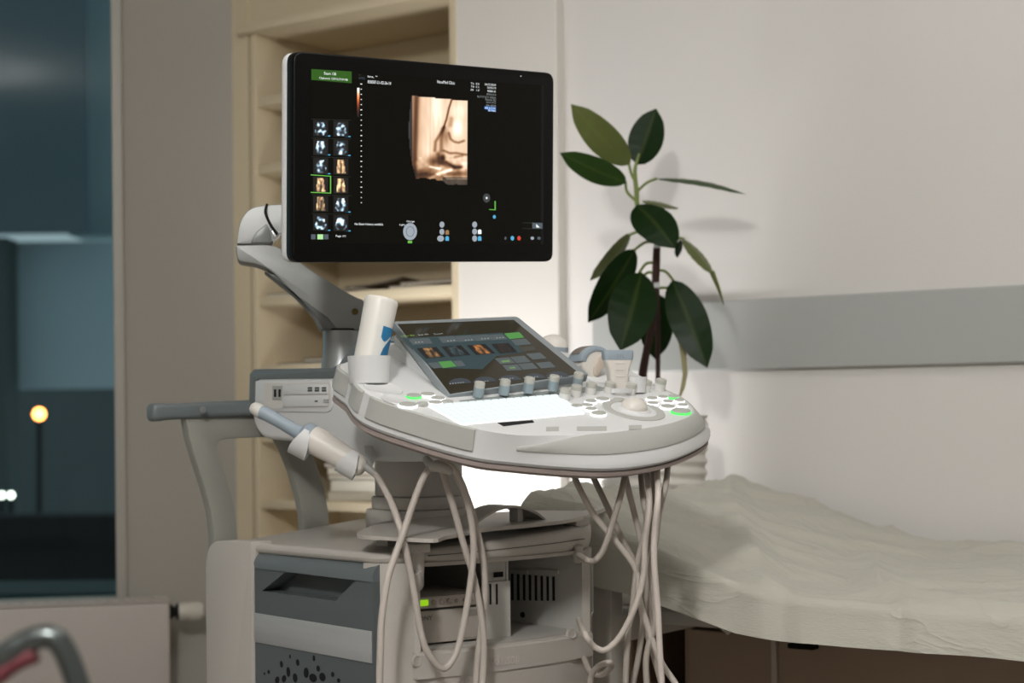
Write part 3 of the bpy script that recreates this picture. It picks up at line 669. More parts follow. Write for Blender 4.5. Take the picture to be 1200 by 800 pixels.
holes = [(340, 769, 2, 5, 10), (368, 771, 3, 7, 0), (330, 778, 4, 8, 15), (349, 776, 4.4, 8, 20), (373, 783, 4.5, 7, -10), (338, 787, 5, 12, 5), (359, 788, 6.5, 12.5, -10), (346, 794, 6, 11, 15), (333, 795, 6.5, 8, 40), (325, 796.5, 6.5, 8, 35), (367, 794, 10, 10, 0), (378, 793, 8, 10, 0), (390, 790, 4, 6, 20), (397, 797, 4, 5, 0), (315, 787, 3, 5, 0), (310, 789, 2, 3, 0),
         (352, 806, 10, 12, 0), (340, 808, 9, 11, 30), (366, 808, 11, 12, 0), (328, 808, 7, 10, 40), (381, 806, 8, 9, 0), (392, 808, 5, 6, 0)]
for hx, hy, hw, hh, ha in holes:
    c = sidept(hx, hy); ry, rz = hw * 0.0013 / 2 * 1.6, hh * 0.0013 / 2; ca, sa = cos(radians(-ha)), sin(radians(-ha))
    obj('vent_hole', bm_prism([(c[0] + ry * cos(t) * ca - rz * sin(t) * sa, c[1] + ry * cos(t) * sa + rz * sin(t) * ca) for t in [2 * pi * k / 12 for k in range(12)]], -0.0045, -0.0035, matrix=YZ), HOLE, sp, MF, 0)
obj('panel_gap', bm_span((0.012, 0.016, 0.2), (0.03, 0.052, ZT - 0.03)), HOLE, body, MF, 0)
# base and casters (below the frame)
obj('base', bm_prism(rrect(0.46, 0.60, 0.08, 5, 0.215, 0.24), 0.10, 0.165, 0.02, 3), LGREY, um, MF)
for cx, cy in ((0.03, 0.0), (0.40, 0.0), (0.03, 0.48), (0.40, 0.48)):
    obj('caster', bm_lathe([(0, -0.02), (0.04, -0.02), (0.05, -0.014), (0.05, 0.014), (0.04, 0.02), (0, 0.02)], 20), BLUEG, um, MF @ Matrix.Translation((cx, cy, 0.0502)) @ Matrix.Rotation(pi / 2, 4, 'Y'))
# ---- inside the equipment bay
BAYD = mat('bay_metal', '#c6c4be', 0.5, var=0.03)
bay = obj('bay_bracket', join(bm_span((0.258, 0.034, ZL), (0.262, 0.33, 0.732)), bm_span((0.208, 0.030, ZL), (0.262, 0.034, 0.690)), bm_span((0.213, 0.036, 0.690), (0.258, 0.040, 0.728))), BAYD, um, MF, 0)
for k, px in enumerate((574.5, 582)):
    a = mv(px, 684, y=0.0295); b = mv(px, 708, y=0.0295)
    obj('slot', bm_span((a.x - 0.0013, 0.0285, b.z), (a.x + 0.0013, 0.0300, a.z)), HOLE, bay, MF, 0)
a = mv(584, 673, y=0.0295); obj('slot', bm_span((a.x - 0.009, 0.0285, a.z - 0.004), (a.x + 0.009, 0.030, a.z + 0.004)), HOLE, bay, MF, 0)
bk = obj('bay_side_panel', bm_span((S1 - 0.006, -0.005, ZL + 0.0005), (S1 - 0.0005, 0.33, 0.7320)), BAYD, um, MF, 0)
SX = S1 - 0.006
for k in range(8):
    px = 600.5 + k * 6.9; a = mv(px, 672 + k * 0.5, x=SX); b = mv(px, 703 + k * 0.1, x=SX); w_ = abs(mv(px + 1.6, 680, x=SX).y - mv(px - 1.0, 680, x=SX).y) / 2
    obj('vent_slot', bm_span((SX - 0.0008, a.y - w_, b.z), (SX + 0.0004, a.y + w_, a.z)), HOLE, bk, MF, 0)
for x0_, x1_ in ((592, 619), (628, 655)):
    a = mv(x0_, 667, x=SX); b = mv(x1_, 666, x=SX); obj('hinge_tab', bm_span((SX - 0.0035, min(a.y, b.y), a.z - 0.003), (SX + 0.0005, max(a.y, b.y), a.z + 0.002)), BAYD, bk, MF, 0)
q = mv(613, 720, x=SX); obj('screw', bm_lathe([(0.0045, 0), (0.0045, 0.002), (0.002, 0.003), (0, 0.003)], 12), HOLE, bk, MF @ Matrix.Translation((SX, q.y, q.z)) @ Matrix.Rotation(-pi / 2, 4, 'Y'))
obj('bay_floor', bm_span((S0 + 0.0005, 0.0, ZL), (S1 - 0.0065, 0.33, ZL + 0.0004)), BAYD, um, MF, 0)
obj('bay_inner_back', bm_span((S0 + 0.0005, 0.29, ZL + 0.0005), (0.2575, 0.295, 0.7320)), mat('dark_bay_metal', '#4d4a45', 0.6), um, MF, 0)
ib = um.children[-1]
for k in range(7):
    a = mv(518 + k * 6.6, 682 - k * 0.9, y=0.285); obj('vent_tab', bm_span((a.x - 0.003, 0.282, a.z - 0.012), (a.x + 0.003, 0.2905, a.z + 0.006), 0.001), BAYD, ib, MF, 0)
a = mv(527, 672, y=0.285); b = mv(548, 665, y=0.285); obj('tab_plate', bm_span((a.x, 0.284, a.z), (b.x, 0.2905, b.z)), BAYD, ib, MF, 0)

# ---- thermal printer standing in the bay: a thing of its own
PF = MF @ Matrix.Translation((0.080, 0.040, ZL + 0.0005)) @ Matrix.Rotation(radians(-6), 4, 'Z')
PW, PH = 0.122, 0.074
pr = thing('video_printer', None, 'beige video printer with green display in the open cart bay', 'printer', None, PF @ Matrix.Translation((PW / 2, 0.1, 0)))
PRM = mat('beige_printer_plastic', '#b8b1a8', 0.5, var=0.02); PRD = mat('printer_seam', '#35312d', 0.7)
obj('case', bm_span((0, 0.003, 0.002), (PW, 0.22, PH), 0.003), PRM, pr, PF)
obj('paper_door', bm_span((0.001, -0.003, 0.003), (PW - 0.001, 0.006, PH * 0.70), 0.0025), PRM, pr, PF)
obj('control_strip', bm_span((0.001, -0.003, PH * 0.745), (PW - 0.001, 0.006, PH - 0.001), 0.002), PRM, pr, PF)
obj('seam', bm_span((0.002, 0.0, PH * 0.69), (PW - 0.002, 0.005, PH * 0.755)), PRD, pr, PF, 0)
PFF = PF @ Matrix.Translation((0, -0.0032, 0)) @ Matrix.Rotation(pi / 2, 4, 'X')
obj('display', bm_prism(rrect(0.024, 0.009, 0.001, 2, 0.014, PH * 0.87), 0, 0.0012), glow('green_lcd', '#9bd418', 0.75), pr, PFF, 0)
for k in range(6): obj('button', bm_lathe([(0.0042 if k < 3 else 0.0028, -0.001), (0.0040 if k < 3 else 0.0026, 0.0025), (0, 0.003)], 14), mat('printer_button', '#a69a94', 0.5), pr, PFF @ Matrix.Translation((0.036 + k * 0.0135, PH * 0.865, 0)))
INK = mat('dark_print', '#3b3735', 0.6)
text_fit('lettering', 'SONY', PFF, 0.006, 0.033, PH * 0.52, PH * 0.60, INK, pr, 0.0004)
obj('label_plate', bm_prism(rrect(0.032, 0.010, 0.0005, 1, 0.104, PH * 0.59), 0, 0.0002), mat('label_grey', '#9a948c', 0.5), pr, PFF, 0)
text_fit('lettering', 'VIDEO GRAPHIC PRINTER', PFF, 0.075, 0.122, PH * 0.075, PH * 0.095, INK, pr, 0.0004)

# ---- pedestal
pc_ = mv(491, 612, z=ZT + 0.02)
PCX, PCY = pc_.x, pc_.y
def rr3(w, d, r, z, cx, cy): return [(x, y, z) for x, y in rrect(w, d, r, 5, cx, cy)]
def pstep(name, w, z0, z1, m, r=0.03): return obj(name, bm_prism(rrect(w, w, r, 6, PCX, PCY), z0, z1, 0.003, 2), m, um, MF)
def pz(py): return (CAM.z - (py - H0 - ROLL * -110) * (2.83) / FPX)
pstep('pedestal_foot', 0.152, ZT + 0.004, pz(596), SHELL, 0.045)
pstep('pedestal_ring', 0.138, pz(596) + 0.0003, pz(581), SHELL, 0.045)
pstep('pedestal_column', 0.130, pz(581) + 0.0003, pz(531), SHELL, 0.045)
pstep('pedestal_neck', 0.105, pz(531) + 0.0003, pz(518), STEEL, 0.05)
# ---- cable plate with two hooks
cp_pts = [(418, 627.5), (430, 623), (470, 618), (540, 604), (600, 594), (690, 594), (714, 602), (690, 606), (600, 612), (555, 619), (525, 631), (505, 634), (460, 631)]
zp = 0.772
o2 = [tuple(mv(x, y, z=zp)[:2]) for x, y in ((418, 628), (455, 631.5), (508, 634), (524, 630))]
xr = mv(714, 603, z=zp + 0.004)
plate_out = crom([(0.15, 0.215, 0), (o2[0][0], o2[0][1], 0), (o2[1][0], o2[1][1], 0), (o2[2][0], o2[2][1], 0), (o2[3][0], o2[3][1], 0), (0.17, -0.025, 0), (0.26, -0.035, 0), (0.36, -0.02, 0), (xr.x, xr.y, 0), (0.45, 0.07, 0), (0.40, 0.17, 0), (0.22, 0.21, 0)], 5, True)
def plate_z(x): return zp - 0.002 + 0.012 * max(0, (x - 0.1) / 0.33)
bmp = bm_loft([[(p.x, p.y, plate_z(p.x)) for p in plate_out], [(p.x, p.y, plate_z(p.x) + 0.0055) for p in plate_out]])
obj('cable_plate', bmp, SHELL, um, MF, 30); plate = um.children[-1]
ar0 = mv(557, 606, y=0.0); ar1 = mv(588, 588, y=0.0); ar2 = mv(632, 604, y=0.02)
arch = []
for k in range(13):
    t = k / 12; x = 0.165 + (0.31 - 0.165) * t; z = plate_z(x) + 0.003 + 0.026 * sin(pi * t) ** 0.8
    arch.append([(x, 0.0, z), (x, 0.05, z), (x, 0.05, z + 0.004), (x, 0.0, z + 0.004)])
obj('plate_arch', bm_loft(arch), SHELL, plate, MF, 40)
obj('arch_post', bm_span((0.262, 0.01, plate_z(0.26) + 0.004), (0.272, 0.03, plate_z(0.26) + 0.026)), SHELL, plate, MF, 0)
def hook(px, py0, py1, v):
    a = at(px, py0, v); c = at(px, py1, v)
    top = bm_box((0, 0, 0), (0.03, 0.026, 0.014), 0.003, 2, Matrix.Translation(a - UP * 0.006) @ Matrix.Rotation(radians(76), 4, 'Z'))
    shank = bm_tube([a - UP * 0.01, a - UP * 0.03, c + UP * 0.012, c - FV * 0.006, c - FV * 0.02 + UP * 0.004, c - FV * 0.026 + UP * 0.02], [0.010, 0.010, 0.010, 0.010, 0.009, 0.007], 10, 4)
    obj('cable_hook', join(top, shank), SHELL, plate, None, 40)
hook(489, 637, 684, mv(489, 634, y=-0.01) and 2.465); hook(677, 606, 652, 2.70)
# feed: plate stands on two spacers
for x, y in ((0.08, 0.1), (0.38, 0.1)): obj('spacer', bm_span((x, y, ZT), (x + 0.02, y + 0.03, plate_z(x) + 0.001), 0.001), SHELL, plate, MF, 0)

# ---- rear handle
HF = frame(260, 560, 2.86, 40, 90); HF2 = frame(365, 560, 2.97, 40, 90)
HM = mat('warm_grey_handle_leg', '#94948b', 0.5, var=0.02)
hb = at(179, 483, 2.79); he = at(330, 476, 2.93)
bar_d = (he - hb).normalized(); sdv = bar_d.cross(UP).normalized()
hh_ = 0.0145
def barring(p, s): return [p + UP * (y * s) + sdv * (x * s) for x, y in rrect(0.03, 2 * hh_, 0.009, 4)]
hbar = obj('rear_handle', bm_loft([barring(hb, 0.98), barring(hb + bar_d * 0.02, 0.95), barring(hb + bar_d * 0.035, 0.93), barring(he, 0.93)]), BLUEG, um, None, 40)
obj('end_cap', bm_loft([barring(hb - bar_d * 0.006, 0.7), barring(hb - bar_d * 0.003, 0.95), barring(hb, 1.02), barring(hb + bar_d * 0.012, 1.02)]), BLUEG, hbar, None, 40)
sq = at(237, 480.5, 2.815); obj('screw', bm_lathe([(0.006, 0), (0.006, 0.002), (0.003, 0.003), (0, 0.002)], 12), STEEL, hbar, Matrix.Translation(sq) @ (rotm(40, 90) @ Matrix.Identity(3)).to_4x4())
leg1 = [(218, 490), (222, 512), (230, 540), (240, 570), (248, 600), (251, 625), (251, 646), (279, 642), (278, 615), (273, 585), (264, 555), (256, 532), (254, 523), (258, 516), (268, 513.5), (312, 512), (312, 486)]
leg2 = [(322, 508), (333, 527), (343, 552), (351, 580), (356, 605), (357, 628), (387, 625), (385, 598), (380, 570), (370, 540), (358, 512)]
obj('handle_leg', bm_prism(hits(HF, leg1), -0.021, 0, 0.0025, 2), HM, hbar, HF, 30)
obj('handle_leg', bm_prism(hits(HF2, leg2), -0.021, 0, 0.0025, 2), HM, hbar, HF2, 30)
#@@CONSOLE
# ---- console housing under the control panel, seen from the machine's left side
SF = MF @ Matrix.Translation((0.085, 0.37, 0.95)) @ Matrix.Rotation(radians(-90), 4, 'Z') @ Matrix.Rotation(radians(90), 4, 'X')   # x: back to front, y: up, z: outwards
ho = roundpoly(hits(SF, [(294, 437), (388, 434), (418, 400), (470, 405), (520, 470), (560, 528), (520, 541), (440, 541), (400, 531), (350, 518), (306, 514), (295, 496)]), [0.012, 0.02, 0.02, 0.02, 0.03, 0.03, 0.02, 0.02, 0.03, 0.02, 0.02, 0.02], 4)
hou = obj('console_housing', bm_prism(ho, -0.27, 0, 0.014, 3), WHITE, um, SF)
tr_o = [(293, 476), (294, 438), (299, 432.5), (390, 431), (398, 427), (424, 393), (429, 399), (404, 436), (392, 443), (305, 444), (301, 447), (300.5, 476)]
obj('slate_trim', bm_prism(hits(SF, tr_o), -0.272, 0.003, 0.002, 2), BLUEG, hou, SF, 30)
obj('housing_top', bm_prism(hits(SF, [(303, 436), (392, 434), (392, 441), (303, 442)]), -0.262, -0.004), LGREY, hou, SF, 20)
bay_o = roundpoly(hits(SF, [(299.5, 446), (388.5, 445.5), (392, 470), (389, 481), (383, 483), (300, 482)]), [0.003, 0.004, 0.01, 0.01, 0.01, 0.004])
obj('drive_bezel', bm_prism(bay_o, -0.002, 0.0022, 0.001), WHITE, hou, SF, 30)
obj('drive_recess', bm_prism(hits(SF, [(312, 449), (387, 448), (389, 468), (386, 477), (312, 478.5)]), 0.0022, 0.0026), mat('drive_face', '#d3d0cb', 0.45, var=0.01), hou, SF, 0)
dr = obj('disc_tray', bm_prism(hits(SF, [(334, 450), (386, 449.5), (386.5, 461.5), (334, 462.5)]), 0.0026, 0.0052, 0.0008), WHITE, hou, SF, 30)
obj('disc_tray', bm_prism(hits(SF, [(334, 463.2), (386.5, 462.2), (387, 475.5), (334, 477)]), 0.0026, 0.0045, 0.0008), WHITE, hou, SF, 30)
ub = obj('usb_port', bm_prism(hits(SF, [(321.5, 452), (332.5, 452), (332.5, 468), (321.5, 468)]), 0.0024, 0.0042, 0.0005), LGREY, hou, SF, 0)
for px in (325, 330.3):
    obj('usb_slot', bm_prism(hits(SF, [(px - 1.3, 456), (px + 1.3, 456), (px + 1.3, 465), (px - 1.3, 465)]), 0.0041, 0.0046), HOLE, hou, SF, 0)
INK2 = mat('grey_print', '#55585a', 0.6)
for px in (366.5, 374.7, 383):
    obj('drive_mark', join(bm_prism(hits(SF, [(px - 2.6, 453.5), (px + 2.6, 453.3), (px + 2.6, 455.4), (px - 2.6, 455.6)]), 0.0052, 0.0055), bm_prism(hits(SF, [(px - 2.6, 456.2), (px + 2.6, 456.0), (px + 2.6, 458.6), (px - 2.6, 458.8)]), 0.0052, 0.0055)), INK2, hou, SF, 0)
obj('eject_button', bm_prism(hits(SF, [(372, 469), (375, 469), (375, 470.8), (372, 470.8)]), 0.0045, 0.0052), INK2, hou, SF, 0)
for k in range(3): obj('drive_mark', bm_prism(hits(SF, [(382, 468 + k * 1.7), (388, 467.9 + k * 1.7), (388, 468.6 + k * 1.7), (382, 468.7 + k * 1.7)]), 0.0045, 0.0048), INK2, hou, SF, 0)
pstep('turntable', 0.12, pz(521), pz(508), WHITE, 0.055)

# ---- control panel
CF = frame(605, 480, 2.42, 38, 19.5, 3.6)      # x: left to right, y: front to back, z: out of the panel
T_ = [(-.128, .247), (-.164, .175), (-.181, .10), (-.152, .02), (-.110, -.052), (-.065, -.088), (.0, -.104), (.065, -.112), (.15, -.110), (.225, -.096), (.285, -.066), (.313, -.005), (.309, .05), (.297, .105), (.292, .19), (.25, .245), (.09, .262)]
B_ = [(-.132, .25), (-.168, .175), (-.186, .10), (-.155, .015), (-.112, -.056), (-.064, -.09), (.0, -.124), (.065, -.146), (.15, -.145), (.23, -.124), (.307, -.087), (.345, -.04), (.350, .03), (.338, .11), (.325, .2), (.28, .258), (.09, .275)]
PER = 8
Tc = crom([(x, y, 0) for x, y in T_], PER, True); Bc = crom([(x, y, -0.034) for x, y in B_], PER, True)
NC = len(Tc)
cen = Vector((0.085, 0.08, 0))
def inward(p, d, z): 
    q = Vector((p.x, p.y, 0)); dirv = (cen - q).normalized(); q = q + dirv * d; return Vector((q.x, q.y, z))
rings = [[inward(p, 0.006, -0.000) for p in Tc], [Vector((p.x, p.y, -0.0012)) for p in Tc], [p.copy() for p in Bc], [inward(p, -0.0015, -0.040) for p in Bc], [inward(p, 0.002, -0.045) for p in Bc], [inward(p, 0.035, -0.053) for p in Bc], [inward(p, 0.075, -0.062) for p in Bc]]
con = obj('control_panel', bm_loft(rings), WHITE, um, CF, 35)
def patch(i0, i1, t0_, t1, th, m, name, taper=0):
    """a pad lying on the sloping rim between two stations of the outline"""
    idx = list(range(int(i0 * PER), int(i1 * PER) + 1)); rows = []
    for n_, i in enumerate(idx):
        a = Tc[i % NC]; b = Bc[i % NC]; tg = (Tc[(i + 1) % NC] - Tc[(i - 1) % NC]).normalized(); nn = tg.cross(b - a).normalized()
        if nn.dot(Vector((a.x, a.y, 0)) - cen) < 0: nn = -nn
        e = 0.6 if n_ in (0, len(idx) - 1) else 1.0
        t0 = t0_ + (0.52 * (1 - min(1, n_ / taper)) ** 1.5 if taper else 0)
        rows.append([a.lerp(b, t0) - nn * 0.001, a.lerp(b, t0) + nn * th * 0.5 * e, a.lerp(b, t0 + 0.06) + nn * th * e, a.lerp(b, t1 - 0.06) + nn * th * e, a.lerp(b, t1) + nn * th * 0.5 * e, a.lerp(b, t1) - nn * 0.001])
    return obj(name, bm_loft(rows), m, con, CF, 35)
patch(0.15, 0.95, 0.02, 0.98, 0.004, PAD, 'side_bumper'); patch(1.15, 1.85, 0.02, 0.98, 0.004, PAD, 'side_bumper'); patch(2.1, 4.0, 0.02, 0.98, 0.004, PAD, 'side_bumper')
patch(5.0, 12.4, 0.03, 0.70, 0.003, PAD, 'palm_rest', 14)
# purple-grey seam below the rim
UNDER = mat('mauve_grey_underside', '#9a8d88', 0.55, var=0.02)
obj('rim_seam', bm_loft([[inward(p, 0.0005, -0.047) for p in Bc], [inward(p, -0.0005, -0.052) for p in Bc], [inward(p, 0.012, -0.060) for p in Bc], [inward(p, 0.05, -0.064) for p in Bc]]), UNDER, con, CF, 35)
obj('panel_underside', bm_loft([[inward(p, 0.048, -0.062) for p in Bc], [inward(p, 0.10, -0.085) for p in Bc], [inward(p, 0.15, -0.095) for p in Bc]]), SHELL, con, CF, 35)
# palm slots, dark strip
def flat(name, pts, m, parent, fr, z0, z1, bevel=0.0, sm=0): return obj(name, bm_prism(hits(fr, pts, z1), z0, z1, bevel), m, parent, fr, sm)
flat('front_slot', [(583, 495), (624, 492), (626, 494.5), (590, 499)], HOLE, con, CF, 0, 0.0006)
for x0_, x1_, y_ in ((676, 711, 502.5), (737, 752, 501), (640, 655, 503)):
    flat('palm_button', [(x0_, y_ - 3), (x1_, y_ - 3.4), (x1_, y_ + 1.6), (x0_, y_ + 2)], PAD, con, CF, 0, 0.0005)
# ---- lit keyboard
kb_q = [(541, 497), (501, 475), (652, 462.5), (686, 484)]
KBG = glow('keyboard_backlight', '#f4fbfa', 1.6)
flat('keyboard', roundpoly([(x, y) for x, y in kb_q], 2), KBG, con, CF, 0.0, 0.0012)
ka, kb_, kc_, kd = [Vector(hit(CF, x, y, 0.0012)) for x, y in kb_q]
keys = []
for r in range(6):
    for c in range(17):
        u0, u1 = (c + 0.10) / 17, (c + 0.90) / 17; w0, w1 = (r + 0.12) / 6, (r + 0.88) / 6
        f = lambda u, w: (ka.lerp(kd, u)).lerp(kb_.lerp(kc_, u), w)
        q = [f(u0, w0), f(u1, w0), f(u1, w1), f(u0, w1)]
        keys.append(bm_loft([[Vector((p.x, p.y, 0.0012)) for p in q], [Vector((p.x, p.y, 0.0032)) for p in q]]))
kk = obj('keyboard_keys', join(*keys), glow('lit_key', '#e8f0f0', 1.0), con, CF, 0); kk['kind'] = 'stuff'
# ---- lit buttons, knobs, trackball
BTN = mat('grey_button_cap', '#b3b4ae', 0.5, var=0.04); GW = glow('white_button_ring', '#ffffff', 1.5); GG = glow('green_button_ring', '#58e86a', 1.25)
def lathe_me(prof, idx, n=20):
    bm = bm_lathe(prof, n)
    for f in bm.faces:
        z = max(v.co.z for v in f.verts); f.material_index = idx(z, f)
    me = bpy.data.meshes.new('m'); bm.to_mesh(me); bm.free(); return me
BTP = [(0.0, 0), (1.0, 0), (1.0, 0.0026), (0.92, 0.0032), (0.88, 0.0042), (0.6, 0.0048), (0, 0.0049)]
def button(px, py, w, kind):
    q = hit(CF, px, py + 0.5, 0.002); r = w * 0.00155 / 2
    bm = bm_lathe([(a * r, z) for a, z in BTP], 20)
    for f in bm.faces: f.material_index = 0 if max(v.co.z for v in f.verts) > 0.0036 else 1
    obj('button', bm, [BTN, {'w': GW, 'g': GG, 'n': BTN}[kind]], con, CF @ Matrix.Translation((q.x, q.y, 0)) @ Matrix.Diagonal((1, 0.62, 1, 1)), 30)
for b in ((485, 463.5, 17, 'g'), (501, 462, 16, 'w'), (513, 466.5, 16, 'w'), (510, 471.5, 15, 'w'), (478, 474, 20, 'w'), (495, 473, 13, 'n'), (524, 470.5, 13, 'n'),
          (692.5, 470, 14, 'w'), (706, 467.5, 17, 'w'), (688, 474.7, 14, 'w'), (692.5, 479, 14, 'w'), (701.5, 484.2, 18, 'w'), (676, 475.5, 14, 'w'), (764, 466.7, 14, 'w'), (776.7, 465, 13, 'w'), (789, 464.6, 13, 'g'), (782.5, 470.3, 13, 'w'), (796, 469, 13, 'w'), (765, 472.2, 14, 'w'), (782.5, 476.2, 18, 'w'), (799.7, 474.5, 13, 'w'), (798, 481.5, 24, 'g'), (757, 455, 12, 'w'), (725, 457, 13, 'n'), (725, 468, 14, 'n'), (746.7, 469, 16, 'n')):
    button(*b)
KW = mat('white_knob_skirt', '#d6d5d1', 0.4, var=0.02); KC = mat('grey_knob_cap', '#b7b6ae', 0.45, var=0.02); KB = mat('blue_grey_knob_skirt', '#8b9aa0', 0.4, var=0.02)
def knob(fr, px, py, r, h, skirt, cap):
    q = hit(fr, px, py, 0.0)
    bm = bm_lathe([(0, 0), (r * 1.02, 0), (r, h * 0.08), (r, h * 0.62), (r * 0.99, h * 0.66), (r * 0.99, h * 0.92), (r * 0.9, h), (0, h)], 20)
    for f in bm.faces: f.material_index = 1 if max(v.co.z for v in f.verts) > h * 0.64 else 0
    return obj('knob', bm, [skirt, cap], con, fr @ Matrix.Translation((q.x, q.y, 0)), 35)
for px, py in ((661, 468), (674, 464), (691.5, 461), (713.5, 460), (738, 461.5), (756, 458), (773, 456.5)): knob(CF, px, py, 0.0083, 0.0170, KW, KC)
tb = hit(CF, 742.5, 480.5)
TBM = CF @ Matrix.Translation((tb.x, tb.y, 0))
obj('trackball_ring', bm_lathe([(0.047, 0), (0.047, 0.0012), (0.046, 0.0018), (0.035, 0.0018), (0.034, 0.0008)], 40), PAD, con, TBM, 30)
obj('trackball_dish', bm_lathe([(0.034, 0.0009), (0.026, 0.0012), (0.0215, 0.0045), (0.0195, 0.0045)], 36), WHITE, con, TBM, 30)
obj('trackball', bm_lathe([(0.020 * cos(a), 0.0035 + 0.0155 * sin(a)) for a in [pi / 2 * k / 9 for k in range(10)]], 28), PROBEW, con, TBM, 60)
# ---- cup recesses and bottle holder on the left wing
for px, py, r in ((449, 455, 0.025), (463, 468, 0.017)):
    q = hit(CF, px, py); obj('cup_recess', bm_lathe([(r + 0.002, 0), (r + 0.0012, 0.0016), (r, 0.0016), (r - 0.003, 0.0003), (0, 0.0003)], 32), WHITE, con, CF @ Matrix.Translation((q.x, q.y, 0)) @ Matrix.Diagonal((1, 1.15, 1, 1)), 50)
bh = CF @ hit(CF, 433, 444, 0.0); bhf = Matrix.Translation(bh)
vb = (bh - CAM).dot(FV)
rb = 25.5 * vb / FPX; hb_ = (447 - 420) * vb / FPX
obj('bottle_holder', bm_lathe([(0, -0.002), (rb * 0.93, -0.006), (rb * 0.97, hb_ * 0.5), (rb, hb_), (rb * 0.93, hb_), (rb * 0.90, 0.004), (0, 0.004)], 36), WHITE, con, bhf, 40)

# ---- touch panel
def touch_frame(v): return frame(571, 412, v, 33.5, 33, 5.3)
best = min([2.40 + 0.002 * k for k in range(110)], key=lambda v: abs((CF.inverted() @ (touch_frame(v) @ hit(touch_frame(v), 545, 460))).z - 0.006))
TF = touch_frame(best)
tq = [(461, 376), (606, 370), (690, 438), (526, 463)]
to = roundpoly(hits(TF, tq), [0.004, 0.006, 0.003, 0.003])
tp = obj('touch_panel', bm_prism(to, -0.014, 0.0, 0.002, 2), mat('blue_grey_frame', '#8b9396', 0.45, var=0.02), um, TF, 30)
obj('panel_back', bm_prism(roundpoly(hits(TF, [(466, 378), (604, 373), (684, 438), (532, 461)]), 0.008), -0.045, -0.0145, 0.006, 2), WHITE, tp, TF, 30)
# wedge that carries the touch panel
wa = [TF @ Vector((x, y, -0.02)) for x, y in hits(TF, [(466, 380), (604, 374), (684, 437), (531, 461)])]
inv = CF.inverted(); wl = [inv @ p for p in wa]
obj('panel_wedge', bm_loft([[Vector((p.x, p.y, -0.003)) for p in wl], wl]), WHITE, tp, CF, 0)
TG = mat('touch_glass_painted_reflection', '#15130f', 0.10, var=0, spec=0.5, emit='#4a4436', estr=0.42)  # brown emission stands in for the wall's reflection in the glass
flat('glass', [(466, 379.5), (602, 374.5), (679, 437.5), (527.5, 461)], TG, tp, TF, 0.0, 0.0008)
def tq_(name, pts, m, z=0.0012): return flat(name, pts, m, tp, TF, 0.0008, z)
TSC = glow('touch_teal_field', '#35474b', 0.85); TBT = glow('touch_grey_tile', '#6a7476', 0.55); TGR = glow('touch_green_tile', '#5a9e50', 0.75); TTX = glow('touch_text', '#c8d2cf', 0.7); TTG = glow('touch_green_text', '#8fc75a', 0.8); TDIM = glow('touch_dim_tile', '#4b4a41', 0.7); TARC = glow('touch_arc', '#565e66', 0.45)
def tp_uv(u, v):
    """bilinear place on the lit area (pixels)"""
    A, B_2, C_, D_ = (472, 397), (587.5, 390), (649, 441), (528, 452.5)
    A = Vector((471, 396.5)); Bv = Vector((588, 383)); Cv = Vector((669, 440)); Dv = Vector((528, 452))
    return (A.lerp(Bv, u)).lerp(Dv.lerp(Cv, u), v)
def tile(name, corners, m, z=0.0014): return tq_(name, corners, m, z)
def P3(x, y): return (465 + x / 5.58, 375 + y / 5.58)         # coordinates of the enlarged view
tile('screen_field', [P3(38, 118), P3(690, 82), P3(850, 205), P3(650, 235), P3(560, 320), P3(225, 310)], TSC, 0.0010)
for a, b, c, d in (((270, 112), (372, 104), (405, 140), (300, 148)), ((378, 106), (480, 98), (512, 134), (408, 142)), ((484, 102), (586, 94), (620, 128), (520, 136)), ((588, 98), (688, 90), (724, 122), (624, 130)), ((78, 125), (210, 116), (232, 150), (105, 160)), ((745, 128), (842, 120), (880, 156), (780, 164)), ((205, 280), (265, 275), (300, 308), (240, 314)), ((365, 268), (420, 263), (450, 296), (395, 302)), ((640, 250), (735, 242), (775, 280), (678, 286)), ((742, 240), (835, 232), (876, 272), (782, 280)), ((690, 294), (788, 288), (820, 324), (722, 330)), ((792, 286), (885, 278), (924, 314), (826, 322)), ((845, 220), (938, 212), (978, 248), (888, 256)), ((908, 280), (1000, 270), (1040, 306), (945, 314))):
    tile('screen_tile', [P3(*a), P3(*b), P3(*c), P3(*d)], TBT)
tile('screen_tile', [P3(795, 176), P3(888, 170), P3(915, 196), P3(822, 204)], TDIM)
tile('green_tile', [P3(703, 86), P3(800, 78), P3(832, 112), P3(738, 122)], TGR); tile('green_tile', [P3(272, 272), P3(355, 265), P3(390, 300), P3(303, 312)], TGR)
for (x0_, y0_) in ((335, 375), (497, 365), (660, 355), (820, 344), (972, 332)):
    a = [P3(x0_ + 2, y0_ + 38)] + [P3(x0_ + 68 - 66 * cos(pi * k / 8) + 18 * k / 8, y0_ + 40 - 34 * sin(pi * k / 8) - 6 * k / 8) for k in range(9)]
    tile('screen_arc', a, TARC)
def ttext(s, x0_, x1_, y_, h, m, slope=-0.06):
    text_px('screen_text', s, TF, P3(x0_, y_), P3(x1_, y_ + slope * (x1_ - x0_)), h, m, tp, 0.0016)
ttext('Main 3D', 28, 116, 104, 2.6, TTG); ttext('Sub 3D', 140, 208, 96, 2.4, TTX); ttext('Zoom', 240, 300, 91, 2.4, TTX)
for x_, y_ in ((345, 414), (505, 405), (668, 386), (830, 376), (985, 374)): ttext('- - - - - -', x_, x_ + 95, y_, 1.6, TTX)
for x_, y_ in ((330, 135), (445, 131), (552, 122), (650, 116), (120, 145)): ttext('- - -', x_, x_ + 50, y_, 1.4, TTX)
ttext('###', 685, 740, 270, 4.5, TTG); ttext('###', 735, 775, 312, 4.0, TTG)
